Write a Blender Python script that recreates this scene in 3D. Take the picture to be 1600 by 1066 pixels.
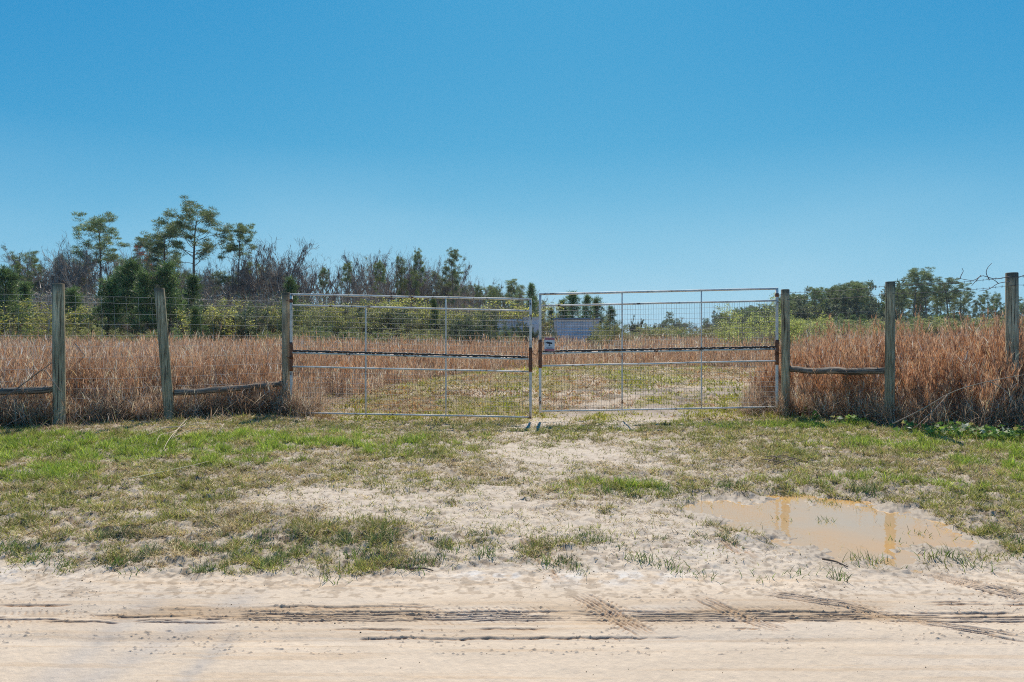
import bpy, math
import numpy as np

for o in list(bpy.data.objects):
    bpy.data.objects.remove(o)
S = bpy.context.scene
COL = S.collection

# ------------------------------------------------------------------ camera
CAM_H = 1.55
F = 1067.0            # focal length in photo pixels (1600 wide)
HOR = 522.0           # horizon row in the photo
cam = bpy.data.cameras.new('camera')
cam_o = bpy.data.objects.new('camera', cam)
COL.objects.link(cam_o)
cam_o.location = (0, 0, CAM_H)
cam_o.rotation_euler = (math.radians(90), 0, 0)
cam.sensor_width = 36
cam.lens = F / 1600 * 36
cam.shift_y = -(533 - HOR) / 1600
cam.clip_start = 0.1
cam.clip_end = 9000
S.camera = cam_o

# ------------------------------------------------------------------ light
SUN_EL, SUN_AZ = 50.0, 4.0          # azimuth to the right of straight ahead
w = bpy.data.worlds.new('World')
S.world = w
w.use_nodes = True
nt = w.node_tree
bg = nt.nodes['Background']
HAZE = 0.00016
SKYC = ((0.44, 2.25), (0.60, 0.75), (0.70, 0.28))
sky = nt.nodes.new('ShaderNodeTexSky')
sky.sky_type = 'NISHITA'
sky.sun_disc = False
sky.sun_elevation = math.radians(SUN_EL)
sky.sun_rotation = math.radians(SUN_AZ)
sky.altitude = 0
sky.air_density = 1.0
sky.dust_density = 0.35
sky.ozone_density = 1.6
# the same Nishita sky, graded deeper blue: one power curve per channel, driven by its green channel so the horizon stays blue
sep = nt.nodes.new('ShaderNodeSeparateColor'); comb = nt.nodes.new('ShaderNodeCombineColor')
nt.links.new(sky.outputs[0], sep.inputs[0])
SKY_STR = 0.085
for ch, (k_, p_) in enumerate(SKYC):
    m1 = nt.nodes.new('ShaderNodeMath'); m1.operation = 'MULTIPLY'; m1.inputs[1].default_value = SKY_STR
    m2 = nt.nodes.new('ShaderNodeMath'); m2.operation = 'POWER'; m2.inputs[1].default_value = p_
    m3 = nt.nodes.new('ShaderNodeMath'); m3.operation = 'MULTIPLY'; m3.inputs[1].default_value = k_ / SKY_STR
    nt.links.new(sep.outputs[1], m1.inputs[0]); nt.links.new(m1.outputs[0], m2.inputs[0]); nt.links.new(m2.outputs[0], m3.inputs[0]); nt.links.new(m3.outputs[0], comb.inputs[ch])
# a faint pale veil low in the sky
tcs = nt.nodes.new('ShaderNodeTexCoord'); mps = nt.nodes.new('ShaderNodeMapping'); mps.inputs['Scale'].default_value = (1.2, 1.2, 3.0)
nos = nt.nodes.new('ShaderNodeTexNoise'); nos.inputs['Scale'].default_value = 1.6; nos.inputs['Detail'].default_value = 3.0
nt.links.new(tcs.outputs['Generated'], mps.inputs[0]); nt.links.new(mps.outputs[0], nos.inputs['Vector'])
sxy = nt.nodes.new('ShaderNodeSeparateXYZ'); nt.links.new(tcs.outputs['Generated'], sxy.inputs[0])
mre = nt.nodes.new('ShaderNodeMapRange'); mre.inputs['From Min'].default_value = .26; mre.inputs['From Max'].default_value = .02; mre.inputs['To Max'].default_value = .5
nt.links.new(sxy.outputs[2], mre.inputs['Value'])
mrn = nt.nodes.new('ShaderNodeMapRange'); mrn.inputs['From Min'].default_value = .25; mrn.inputs['From Max'].default_value = .7
nt.links.new(nos.outputs['Fac'], mrn.inputs['Value'])
mm = nt.nodes.new('ShaderNodeMath'); mm.operation = 'MULTIPLY'; nt.links.new(mre.outputs[0], mm.inputs[0]); nt.links.new(mrn.outputs[0], mm.inputs[1])
mxs = nt.nodes.new('ShaderNodeMix'); mxs.data_type = 'RGBA'
nt.links.new(mm.outputs[0], mxs.inputs['Factor']); nt.links.new(comb.outputs[0], mxs.inputs['A'])
mxs.inputs['B'].default_value = (.42 / SKY_STR, .62 / SKY_STR, .73 / SKY_STR, 1)
nt.links.new(mxs.outputs['Result'], bg.inputs[0])
bg.inputs[1].default_value = SKY_STR

sl = bpy.data.lights.new('sun', 'SUN')
sl.energy = 4.7
sl.angle = math.radians(0.53)
sl.color = (1.0, 0.915, 0.79)
so = bpy.data.objects.new('sun', sl)
COL.objects.link(so)
el, az = math.radians(SUN_EL), math.radians(SUN_AZ)
from mathutils import Vector
sd = Vector((math.sin(az) * math.cos(el), math.cos(az) * math.cos(el), math.sin(el)))
so.rotation_euler = sd.to_track_quat('Z', 'Y').to_euler()
so.location = (0, 0, 60)

vs = S.view_settings
vs.view_transform = 'Standard'
vs.look = 'None'
vs.exposure = 0.28
vs.gamma = 1.0
S.render.resolution_x = 1024
S.render.resolution_y = 682
S.render.engine = 'CYCLES'
S.cycles.filter_width = 1.05
S.cycles.use_denoising = False
S.cycles.max_bounces = 6
S.cycles.diffuse_bounces = 3
S.cycles.transparent_max_bounces = 8

rng = np.random.default_rng(11)
def U(a, b, n=None): return rng.uniform(a, b, n)

# ------------------------------------------------------------------ helpers
def wx(px, d): return (px - 800) / F * d
def wz(py, d): return CAM_H - (py - HOR) / F * d
def pt(px, py, d): return np.array((wx(px, d), d, wz(py, d)))
def uv_of(x, y):
    yy = np.maximum(y, 0.3)
    return 800 + F * x / yy, HOR + F * CAM_H / yy

def _hash(ix, iy, seed):
    h = (ix.astype(np.int64) * 374761393 + iy.astype(np.int64) * 668265263 + seed * 1274126177) & 0xffffffff
    h = ((h ^ (h >> 13)) * 1274126177) & 0xffffffff
    h = h ^ (h >> 16)
    return (h & 0xffffff).astype(np.float32) / 0xffffff
def vnoise(x, y, seed=0):
    fx, fy = np.floor(x), np.floor(y)
    ix, iy = fx.astype(np.int64), fy.astype(np.int64)
    tx, ty = (x - fx).astype(np.float32), (y - fy).astype(np.float32)
    tx = tx * tx * (3 - 2 * tx); ty = ty * ty * (3 - 2 * ty)
    a = _hash(ix, iy, seed); b = _hash(ix + 1, iy, seed)
    c = _hash(ix, iy + 1, seed); d = _hash(ix + 1, iy + 1, seed)
    return (a * (1 - tx) + b * tx) * (1 - ty) + (c * (1 - tx) + d * tx) * ty
def fbm(x, y, oct=4, seed=0, gain=0.5):
    s = 0; a = 1; t = 0
    for i in range(oct):
        s = s + a * vnoise(x * 2**i + 17.3 * i, y * 2**i - 9.1 * i, seed + i * 7)
        t += a; a *= gain
    return s / t
def sstep(a, b, x):
    t = np.clip((x - a) / (b - a), 0, 1)
    return t * t * (3 - 2 * t)
def blob(u, v, cu, cv, ru, rv):
    return np.exp(-(((u - cu) / ru)**2 + ((v - cv) / rv)**2))

def setp(o, label=None, cat=None, group=None, kind=None):
    if label: o['label'] = label
    if cat: o['category'] = cat
    if group: o['group'] = group
    if kind: o['kind'] = kind
    return o
def link(name, data, parent=None):
    o = bpy.data.objects.new(name, data)
    COL.objects.link(o)
    if parent is not None: o.parent = parent
    return o
def empty(name, loc=(0, 0, 0), rz=0.0):
    o = bpy.data.objects.new(name, None)
    o.empty_display_size = 0.3
    COL.objects.link(o)
    o.location = loc
    o.rotation_euler = (0, 0, rz)
    return o

class Acc:
    """collects vertices, colours and faces; builds ONE mesh"""
    def __init__(s): s.V = []; s.C = []; s.F = []; s.n = 0
    def add(s, V, C, faces):
        V = np.asarray(V, np.float32).reshape(-1, 3)
        C = np.asarray(C, np.float32)
        if C.ndim == 1: C = np.tile(C, (len(V), 1))
        if C.shape[1] == 3: C = np.hstack([C, np.ones((len(C), 1), np.float32)])
        s.V.append(V); s.C.append(C)
        for f in faces:
            if len(f): s.F.append(np.asarray(f, np.int64) + s.n)
        s.n += len(V)
    def mesh(s, name, mat, smooth=True):
        V = np.concatenate(s.V); C = np.concatenate(s.C)
        me = bpy.data.meshes.new(name)
        me.vertices.add(len(V)); me.vertices.foreach_set('co', V.ravel())
        tot = np.concatenate([np.full(len(f), f.shape[1], np.int32) for f in s.F])
        idx = np.concatenate([f.ravel() for f in s.F]).astype(np.int32)
        st = np.concatenate([[0], np.cumsum(tot)[:-1]]).astype(np.int32)
        me.loops.add(len(idx)); me.loops.foreach_set('vertex_index', idx)
        me.polygons.add(len(tot)); me.polygons.foreach_set('loop_start', st)
        me.polygons.foreach_set('loop_total', tot)
        me.polygons.foreach_set('use_smooth', np.full(len(tot), smooth, bool))
        me.update(calc_edges=True)
        a = me.color_attributes.new('Col', 'FLOAT_COLOR', 'POINT')
        a.data.foreach_set('color', C.astype(np.float32).ravel())
        if mat: me.materials.append(mat)
        return me

def ribbons(acc, base, azim, lean, bend, length, width, c0, c1, K=2, twist=None):
    """N blades; angle from vertical goes lean -> lean+bend; K rows of two + a tip"""
    N = len(base)
    base = np.asarray(base, np.float32)
    ax, ay = np.cos(azim), np.sin(azim)
    if twist is None: twist = rng.uniform(0, 2 * np.pi, N)
    wxv, wyv = np.cos(twist), np.sin(twist)
    rows = []; p = base.copy()
    cols = []
    for k in range(K + 1):
        t = k / K
        if k > 0:
            th = lean + bend * (t - 0.5 / K)
            st = length / K
            p = p + np.stack([ax * np.sin(th) * st, ay * np.sin(th) * st, np.cos(th) * st], 1)
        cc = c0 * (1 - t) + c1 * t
        if k < K:
            hw = 0.5 * width * (1 - 0.55 * t)
            off = np.stack([wxv * hw, wyv * hw, np.zeros(N)], 1)
            rows += [p - off, p + off]; cols += [cc, cc]
        else:
            rows.append(p); cols.append(cc)
    M = 2 * K + 1
    V = np.stack(rows, 1).reshape(-1, 3); C = np.stack(cols, 1).reshape(-1, 3)
    b = (np.arange(N) * M)[:, None]
    quads = [b + np.array([2 * k, 2 * k + 1, 2 * k + 3, 2 * k + 2]) for k in range(K - 1)]
    tris = b + np.array([2 * K - 2, 2 * K - 1, 2 * K])
    acc.add(V, C, ([np.concatenate(quads)] if quads else []) + [tris])

def unit(v): return v / np.maximum(np.linalg.norm(v, axis=-1, keepdims=True), 1e-9)

def tris_dir(acc, base, dirv, length, width, col):
    """single-triangle leaves pointing along dirv"""
    N = len(base)
    d = unit(dirv)
    s = unit(np.cross(d, rng.normal(size=(N, 3))))
    tip = base + d * length[:, None]
    a = base + s * (width * 0.5)[:, None]; b = base - s * (width * 0.5)[:, None]
    V = np.stack([a, b, tip], 1).reshape(-1, 3)
    C = np.repeat(col, 3, 0)
    acc.add(V, C, [np.arange(N * 3).reshape(-1, 3)])

def tubes(acc, P, R, col, sides=5, cap=True):
    """P (N,K,3) paths, R (N,K) radii"""
    P = np.asarray(P, float); R = np.asarray(R, float)
    if P.ndim == 2: P = P[None]; R = R[None]
    N, K, _ = P.shape
    T = np.empty_like(P)
    T[:, 1:-1] = P[:, 2:] - P[:, :-2]; T[:, 0] = P[:, 1] - P[:, 0]; T[:, -1] = P[:, -1] - P[:, -2]
    T = unit(T)
    ref = np.where(np.abs(T[:, :1, 2:3]) > 0.8, np.array([1.0, 0.13, 0]), np.array([0, 0.05, 1.0]))
    A = unit(np.cross(T, np.broadcast_to(ref, T.shape))); B = np.cross(T, A)
    ang = np.arange(sides) * 2 * np.pi / sides
    V = P[:, :, None] + R[:, :, None, None] * (A[:, :, None] * np.cos(ang)[:, None] + B[:, :, None] * np.sin(ang)[:, None])
    b = (np.arange(N) * K * sides)[:, None, None, None]
    k = (np.arange(K - 1) * sides)[None, :, None, None]
    i = np.arange(sides); j = (i + 1) % sides
    q = np.stack([i, j, j + sides, i + sides], 1)[None, None]
    faces = [(b + k + q).reshape(-1, 4)]
    if cap and sides >= 3:
        bb = (np.arange(N) * K * sides)[:, None]
        c1 = bb + (K - 1) * sides + i[None]
        c0 = bb + i[::-1][None]
        faces += [c1, c0]
    col = np.asarray(col, float)
    if col.ndim == 2: col = np.repeat(col, K * sides, 0)
    acc.add(V.reshape(-1, 3), col, faces)

def box(acc, c, s, col, rot=0.0, axis_x=None):
    c = np.asarray(c, float); s = np.asarray(s, float) / 2
    v = np.array([[x, y, z] for z in (-1, 1) for y in (-1, 1) for x in (-1, 1)]) * s
    if rot:
        cr, sr = math.cos(rot), math.sin(rot)
        v = np.stack([v[:, 0] * cr - v[:, 1] * sr, v[:, 0] * sr + v[:, 1] * cr, v[:, 2]], 1)
    f = np.array([[0, 2, 3, 1], [4, 5, 7, 6], [0, 1, 5, 4], [2, 6, 7, 3], [0, 4, 6, 2], [1, 3, 7, 5]])
    acc.add(v + c, col, [f])

# ------------------------------------------------------------------ materials
def mat_new(name):
    m = bpy.data.materials.new(name); m.use_nodes = True
    nt = m.node_tree; nt.nodes.clear()
    out = nt.nodes.new('ShaderNodeOutputMaterial')
    return m, nt, out
def N_(nt, t, **kw):
    n = nt.nodes.new(t)
    for k, v in kw.items():
        if k in n.inputs: n.inputs[k].default_value = v
        else: setattr(n, k, v)
    return n

def mat_leaf(name, trans=0.35, rough=0.6, spec=0.25, var=0.25):
    m, nt, out = mat_new(name)
    at = N_(nt, 'ShaderNodeAttribute', attribute_name='Col')
    oi = N_(nt, 'ShaderNodeObjectInfo')
    mr = N_(nt, 'ShaderNodeMapRange'); mr.inputs['To Min'].default_value = 1 - var; mr.inputs['To Max'].default_value = 1 + var
    nt.links.new(oi.outputs['Random'], mr.inputs['Value'])
    mu = N_(nt, 'ShaderNodeVectorMath', operation='SCALE')
    nt.links.new(at.outputs['Color'], mu.inputs[0]); nt.links.new(mr.outputs[0], mu.inputs['Scale'])
    p = N_(nt, 'ShaderNodeBsdfPrincipled', Roughness=rough)
    p.inputs['Specular IOR Level'].default_value = spec
    tr = N_(nt, 'ShaderNodeBsdfTranslucent')
    mx = N_(nt, 'ShaderNodeMixShader'); mx.inputs[0].default_value = trans
    nt.links.new(mu.outputs[0], p.inputs['Base Color']); nt.links.new(mu.outputs[0], tr.inputs['Color'])
    nt.links.new(p.outputs[0], mx.inputs[1]); nt.links.new(tr.outputs[0], mx.inputs[2])
    nt.links.new(mx.outputs[0], out.inputs[0])
    return m
def mat_attr(name, rough=0.8, bump=0.0, bscale=30, spec=0.3, metal=0.0, nvar=0.0):
    m, nt, out = mat_new(name)
    at = N_(nt, 'ShaderNodeAttribute', attribute_name='Col')
    p = N_(nt, 'ShaderNodeBsdfPrincipled', Roughness=rough, Metallic=metal)
    p.inputs['Specular IOR Level'].default_value = spec
    src = at.outputs['Color']
    tc = N_(nt, 'ShaderNodeTexCoord')
    if nvar or bump:
        no = N_(nt, 'ShaderNodeTexNoise', Scale=bscale, Detail=5.0)
        nt.links.new(tc.outputs['Object'], no.inputs['Vector'])
    if nvar:
        mr = N_(nt, 'ShaderNodeMapRange'); mr.inputs['From Min'].default_value = 0.3; mr.inputs['From Max'].default_value = 0.7
        mr.inputs['To Min'].default_value = 1 - nvar; mr.inputs['To Max'].default_value = 1 + nvar
        nt.links.new(no.outputs['Fac'], mr.inputs['Value'])
        mu = N_(nt, 'ShaderNodeVectorMath', operation='SCALE')
        nt.links.new(src, mu.inputs[0]); nt.links.new(mr.outputs[0], mu.inputs['Scale'])
        src = mu.outputs[0]
    nt.links.new(src, p.inputs['Base Color'])
    if bump:
        bp = N_(nt, 'ShaderNodeBump', Strength=1.0, Distance=bump)
        nt.links.new(no.outputs['Fac'], bp.inputs['Height']); nt.links.new(bp.outputs[0], p.inputs['Normal'])
    nt.links.new(p.outputs[0], out.inputs[0])
    return m

M_GRASS = mat_leaf('short_grass', 0.35, 0.55, 0.3, 0)
M_TALL = mat_leaf('dry_stalks', 0.42, 0.45, 0.35, 0)
M_PINE = mat_leaf('pine_needles', 0.38, 0.5, 0.35, 0.22)
M_LEAF = mat_leaf('leaves', 0.4, 0.55, 0.3, 0.2)
M_BARK = mat_attr('bark', 0.9, 0.01, 8, 0.2, nvar=0.25)
M_TWIG = mat_leaf('twigs', 0.0, 0.8, 0.2, 0.2)

def mat_ground():
    m, nt, out = mat_new('sand_and_soil')
    at = N_(nt, 'ShaderNodeAttribute', attribute_name='Col')
    geo = N_(nt, 'ShaderNodeNewGeometry')
    n1 = N_(nt, 'ShaderNodeTexNoise', Scale=22.0, Detail=6.0, Roughness=0.65)
    n2 = N_(nt, 'ShaderNodeTexNoise', Scale=240.0, Detail=3.0, Roughness=0.7)
    n3 = N_(nt, 'ShaderNodeTexNoise', Scale=3.0, Detail=4.0)
    for n in (n1, n2, n3): nt.links.new(geo.outputs['Position'], n.inputs['Vector'])
    def rng_(n, a, b):
        r = N_(nt, 'ShaderNodeMapRange'); r.inputs['From Min'].default_value = 0.3; r.inputs['From Max'].default_value = 0.7
        r.inputs['To Min'].default_value = a; r.inputs['To Max'].default_value = b
        nt.links.new(n.outputs['Fac'], r.inputs['Value']); return r
    m1 = N_(nt, 'ShaderNodeMath', operation='MULTIPLY'); r1 = rng_(n1, 0.93, 1.06); r2 = rng_(n2, 0.9, 1.1)
    nt.links.new(r1.outputs[0], m1.inputs[0]); nt.links.new(r2.outputs[0], m1.inputs[1])
    m2 = N_(nt, 'ShaderNodeMath', operation='MULTIPLY'); r3 = rng_(n3, 0.96, 1.04)
    nt.links.new(m1.outputs[0], m2.inputs[0]); nt.links.new(r3.outputs[0], m2.inputs[1])
    sc = N_(nt, 'ShaderNodeVectorMath', operation='SCALE')
    nt.links.new(at.outputs['Color'], sc.inputs[0]); nt.links.new(m2.outputs[0], sc.inputs['Scale'])
    p = N_(nt, 'ShaderNodeBsdfPrincipled')
    nt.links.new(sc.outputs[0], p.inputs['Base Color'])
    rr = N_(nt, 'ShaderNodeMapRange'); rr.inputs['To Min'].default_value = 0.5; rr.inputs['To Max'].default_value = 0.9
    nt.links.new(at.outputs['Alpha'], rr.inputs['Value']); nt.links.new(rr.outputs[0], p.inputs['Roughness'])
    p.inputs['Specular IOR Level'].default_value = 0.25
    b1 = N_(nt, 'ShaderNodeBump', Strength=0.8, Distance=0.008); nt.links.new(n1.outputs['Fac'], b1.inputs['Height'])
    b2 = N_(nt, 'ShaderNodeBump', Strength=0.6, Distance=0.002); nt.links.new(n2.outputs['Fac'], b2.inputs['Height'])
    nt.links.new(b1.outputs[0], b2.inputs['Normal']); nt.links.new(b2.outputs[0], p.inputs['Normal'])
    nt.links.new(p.outputs[0], out.inputs[0])
    return m
M_GROUND = mat_ground()

# ------------------------------------------------------------------ ground functions
PUD = np.array([(1065,790),(1100,775),(1180,771),(1275,771),(1350,780),(1425,790),(1470,810),(1505,826),(1560,850),
                (1575,862),(1520,862),(1450,862),(1412,886),(1350,887),(1295,880),(1235,862),(1195,832),(1120,820)], float)
PW = np.stack([(PUD[:, 0] - 800) / F * (F * CAM_H / (PUD[:, 1] - HOR)), F * CAM_H / (PUD[:, 1] - HOR)], 1)
WATER = -0.035
def poly_sd(x, y, P):
    d = np.full(x.shape, 1e9); ins = np.zeros(x.shape, bool)
    for i in range(len(P)):
        a = P[i]; b = P[(i + 1) % len(P)]
        ex, ey = b - a
        px, py = x - a[0], y - a[1]
        t = np.clip((px * ex + py * ey) / (ex * ex + ey * ey), 0, 1)
        d = np.minimum(d, (px - t * ex)**2 + (py - t * ey)**2)
        c = ((a[1] > y) != (b[1] > y)) & (x < (b[0] - a[0]) * (y - a[1]) / (b[1] - a[1] + 1e-12) + a[0])
        ins ^= c
    d = np.sqrt(d)
    return np.where(ins, -d, d)

def road_edge(x):          # y where the road gives way to the verge
    return 4.36 + 0.16 * (fbm(x * 0.7 + 3, x * 0 + 5, 4, 31) - 0.5) * 2

def gpt(u, v):
    d = F * CAM_H / (v - HOR); return np.array(((u - 800) / F * d, d))

# tyre tracks: (polyline in photo pixels on the ground, rib offsets m, rib sigma, depth, presence threshold, seed)
TR = [
 ([(-700, 964), (390, 965)], (-.060, -.028, .004, .036), .0055, .012, .42, 1),
 ([(-300, 950), (330, 952)], (-.0, .04), .007, .007, .54, 21),
 ([(345, 961), (905, 961)], (-.062, -.032, .0, .030, .060), .0055, .013, .38, 2),
 ([(880, 961), (1400, 962)], (-.062, -.032, .0, .030, .060), .0055, .013, .40, 9),
 ([(1340, 963), (2300, 962)], (-.062, -.032, .0, .030, .060), .0055, .013, .42, 3),
 ([(380, 949), (700, 947)], (.0, .03), .006, .007, .50, 4),
 ([(500, 984), (1300, 983)], (0.,), .005, .006, .54, 17),
 ([(440, 997), (1080, 996)], (0.,), .0045, .009, .47, 5),
 ([(980, 989), (1250, 993)], (0.,), .004, .007, .50, 6),
 ([(1440, 946), (2300, 944)], (.0, .03), .006, .007, .50, 14),
 ([(893, 925), (955, 957), (1021, 999)], (-.050, -.025, 0, .025, .050), .0052, .021, .08, 7),
 ([(1075, 928), (1150, 957), (1235, 992)], (-.045, -.018, 0.010, .036), .0048, .014, .24, 8),
 ([(1175, 925), (1320, 945), (1450, 974), (1620, 1000)], (-.035, -.012, .012, .036), .0048, .014, .34, 10),
 ([(1425, 890), (1500, 910), (1640, 945)], (-.06, -.03, .0, .03, .06), .0065, .024, .15, 11),
 ([(815, 838), (860, 885), (885, 915)], (-.05, -.02, .02, .05), .007, .010, .42, 12),
 ([(1120, 835), (1180, 878)], (-.05, -.02, .02, .05), .007, .010, .42, 13),
 ([(1225, 925), (1270, 945)], (0., .03), .006, .014, .3, 18),
]
def tracks(x, y):
    dep = np.zeros(x.shape, np.float32); wet = np.zeros(x.shape, np.float32); ridge = np.zeros(x.shape, np.float32)
    for pl, ribs, sg, depth, thr, seed in TR:
        W = [gpt(*p) for p in pl]
        s0 = 0
        best = np.full(x.shape, 9.0); bs = np.zeros(x.shape)
        for a, b in zip(W[:-1], W[1:]):
            e = b - a; L = math.hypot(*e); e = e / L
            px, py = x - a[0], y - a[1]
            t = px * e[0] + py * e[1]
            dd = px * (-e[1]) + py * e[0]
            inside = (t > -0.01) & (t < L + 0.01)
            m = inside & (np.abs(dd) < np.abs(best))
            best = np.where(m, dd, best); bs = np.where(m, t + s0, bs)
            s0 += L
        sel = np.abs(best) < 0.22
        if not sel.any(): continue
        xs, b_, s_ = x[sel], best[sel], bs[sel]
        b_ = b_ + 0.008 * (vnoise(s_ * 6, s_ * 0 + seed, seed) - 0.5) * 2 + 0.006 * (vnoise(s_ * 30, s_ * 0 + seed, seed + 3) - 0.5)
        acc = np.zeros(b_.shape); rg = np.zeros(b_.shape)
        endf = sstep(0, .22, s_) * sstep(0, .22, s0 - s_)
        crn = .55 + .9 * vnoise(s_ * 45, b_ * 120, seed + 8) * sstep(.3, .55, vnoise(s_ * 18, b_ * 40, seed + 9))
        for i, o in enumerate(ribs):
            pres = sstep(thr - .08, thr + .08, fbm(s_ * 3.1 + i * 9, s_ * 0 + i * 3.3, 3, seed * 13))
            j = 0.006 * (vnoise(s_ * 25, s_ * 0 + i, seed + 60) - 0.5)
            g = np.exp(-((b_ - o + j) / sg)**2 / 2)
            acc = np.maximum(acc, g * pres * (0.75 + 0.5 * vnoise(s_ * 60, b_ * 90, seed + 5)))
            rg = np.maximum(rg, np.exp(-((b_ - o - .018) / .008)**2 / 2) * pres)
        if len(ribs) > 2:   # lugs beside the ribs
            lug = (np.mod(s_ + b_ * 0.6, 0.038) < 0.012) & (np.abs(np.abs(b_) - max(ribs) - .03) < .022)
            acc = np.maximum(acc, lug * 0.30 * sstep(thr - .1, thr + .1, vnoise(s_ * 2, s_ * 0, seed + 77)))
        acc = acc * crn
        dep[sel] = np.maximum(dep[sel], acc * endf * depth)
        wet[sel] = np.maximum(wet[sel], acc * endf)
        ridge[sel] = np.maximum(ridge[sel], rg * endf)
    return dep, wet, ridge

def ground_base(x, y):
    h = 0.05 * (fbm(x * 0.35, y * 0.35, 3, 3) - 0.5)
    h = h * sstep(2.0, 6.0, y)
    h = h - 0.12 * np.exp(-((y - 13.3) / 2.2)**2) * sstep(-5.6, -3.4, x) * sstep(6.4, 4.6, x)
    h = h + 0.6 * (fbm(x * 0.01, y * 0.01, 2, 8) - 0.5) * sstep(60, 400, y)
    return h

def grass_cover(x, y):
    """0..1 how much the turf covers the sand; and colours"""
    u, v = uv_of(x, y)
    base = 1.02 - sstep(835, 905, v) * 0.9
    # the worn track swinging right beyond the gate
    tp = [gpt(*q) for q in ((880, 665), (940, 648), (985, 630), (1060, 614), (1200, 605))]
    dm = np.full(np.shape(x), 99.0)
    for p_, q_ in zip(tp[:-1], tp[1:]):
        e_ = q_ - p_; t_ = np.clip(((x - p_[0]) * e_[0] + (y - p_[1]) * e_[1]) / (e_ @ e_), 0, 1)
        dm = np.minimum(dm, np.hypot(x - p_[0] - t_ * e_[0], y - p_[1] - t_ * e_[1]))
    trk = np.exp(-((dm - .75) / .38)**2) + .35 * np.exp(-(dm / .7)**2)
    base = base - 0.85 * trk * (y > 11.6)
    sand = (0.66 * blob(u, v, 850, 780, 400, 80) + .25 * blob(u, v, 620, 780, 260, 40) + .35 * blob(u, v, 890, 720, 140, 40) + 0.55 * blob(u, v, 640, 800, 220, 26) + 0.5 * blob(u, v, 480, 778, 120, 16)
            + 0.35 * blob(u, v, 190, 805, 130, 16) + 0.6 * blob(u, v, 900, 700, 170, 22) + 0.35 * blob(u, v, 1000, 840, 260, 45)
            + 0.75 * blob(u, v, 1160, 870, 150, 40) + 0.5 * blob(u, v, 960, 905, 200, 18) + 0.3 * blob(u, v, 620, 850, 90, 20)
            + 0.35 * blob(u, v, 60, 850, 130, 22) + 0.5 * blob(u, v, 1030, 770, 60, 24) * 0
            + 0.45 * blob(u, v, 1500, 880, 130, 26) + 0.3 * blob(u, v, 720, 870, 60, 16)
            + 0.5 * blob(u, v, 1060, 650, 80, 9) + 0.35 * blob(u, v, 950, 640, 120, 10) + .5 * blob(u, v, 1080, 610, 140, 6) + .3 * blob(u, v, 900, 610, 120, 8))
    tufts = 0.5 * blob(u, v, 960, 765, 90, 22) + 0.35 * blob(u, v, 720, 745, 90, 14) + 0.35 * blob(u, v, 540, 850, 160, 14) + 0.5 * blob(u, v, 830, 878, 200, 11) + .35 * blob(u, v, 300, 872, 330, 14) + .4 * blob(u, v, 1250, 760, 200, 6)
    n = fbm(x * 2.2, y * 2.2, 3, 41) * 0.55 + fbm(x * 7.5, y * 7.5, 3, 43) * 0.45
    c = base - sand + tufts + (n - 0.5) * 2.3 + 0.06
    return np.clip(c, 0, 1), u, v, n

def field_depth(x, y):
    """metres inside the stand of tall grass (negative outside it)"""
    wob = (fbm(x * 1.3, y * 1.3, 3, 51) - 0.5) * 1.5 + (fbm(x * 4, y * 4, 2, 52) - .5) * .6
    fl = np.interp(x, [-30, -9.5, -7.7, -6.3, -4.3], [8.8, 10.3, 11.55, 12.3, 13.5])
    fr = np.interp(x, [5.4, 6.3, 7.5, 9.5, 30], [13.6, 11.7, 10.4, 9.9, 9.0])
    left = np.minimum(y - fl + wob * .5, -4.0 - x)
    rb = np.interp(y, [12.5, 14.6, 15.2, 18, 24, 30, 34, 60], [4.8, 4.9, 5.6, 6.6, 9.0, 13.0, 30, 300]) + wob
    right = np.minimum(y - fr + wob * .4, x - 5.4 + (wob * .3))
    lb = np.interp(y, [12.5, 14, 16, 20, 24, 28, 33], [-4.4, -4.1, -3.7, -3.6, -2.9, -1.4, 1.0]) + wob
    rb = np.interp(y, [12.5, 14.6, 15.2, 18, 24, 30, 34, 60], [4.8, 4.9, 5.6, 6.6, 9.0, 13.0, 30, 300]) + wob
    right = np.minimum(right, np.maximum(13.6 - y, x - rb))
    far = np.interp(x, [-3, 0, 4, 9, 13, 40], [24, 31, 33, 32, 31, 50]) + wob * 1.5
    mid = np.minimum(y - 13.8, np.maximum(np.maximum(lb - x, x - rb), y - far))
    return np.maximum(np.maximum(left, right), mid)
def in_field(x, y): return field_depth(x, y) > 0

# ------------------------------------------------------------------ ground sheet
vr = np.concatenate([np.arange(1150, 915, -0.5), np.arange(915, 700, -1.0), np.arange(700, 560, -1.25), np.arange(560, 524, -1.2)])
yr = F * CAM_H / (vr - HOR)
yr = np.concatenate([[-900, -300, -80, -30, -12, -6, -3, -1, 0.6, 1.6, 2.2], yr[yr > 2.25], [1100, 1500, 2200, 3000, 4400]])
NC = 1500
uu = np.linspace(-1, 1, NC)
X = uu[None, :] * (1.6 + 0.92 * np.abs(yr))[:, None]
Y = np.repeat(yr[:, None], NC, 1)
H = ground_base(X, Y)
cov, UU, VV, NN = grass_cover(X, Y)
edge = road_edge(X)
onroad = sstep(0.06, -0.06, Y - edge) * (Y > -6)
cov = cov * (1 - onroad)
cov[Y < 0.5] = 0.3
nearm = (Y > 1.5) & (Y < 16)
lump = np.zeros_like(H)
xs, ys = X[nearm], Y[nearm]
lump[nearm] = (fbm(xs * 9, ys * 9, 4, 61) - 0.5)
fine = np.zeros_like(H); fine[nearm] = fbm(xs * 28, ys * 28, 3, 63) - 0.5
rough = sstep(3.95, 4.6, Y)
H = H + lump * (0.006 + rough * (0.028 + 0.062 * cov)) + fine * (0.0035 + rough * (0.016 + 0.03 * cov))
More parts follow.
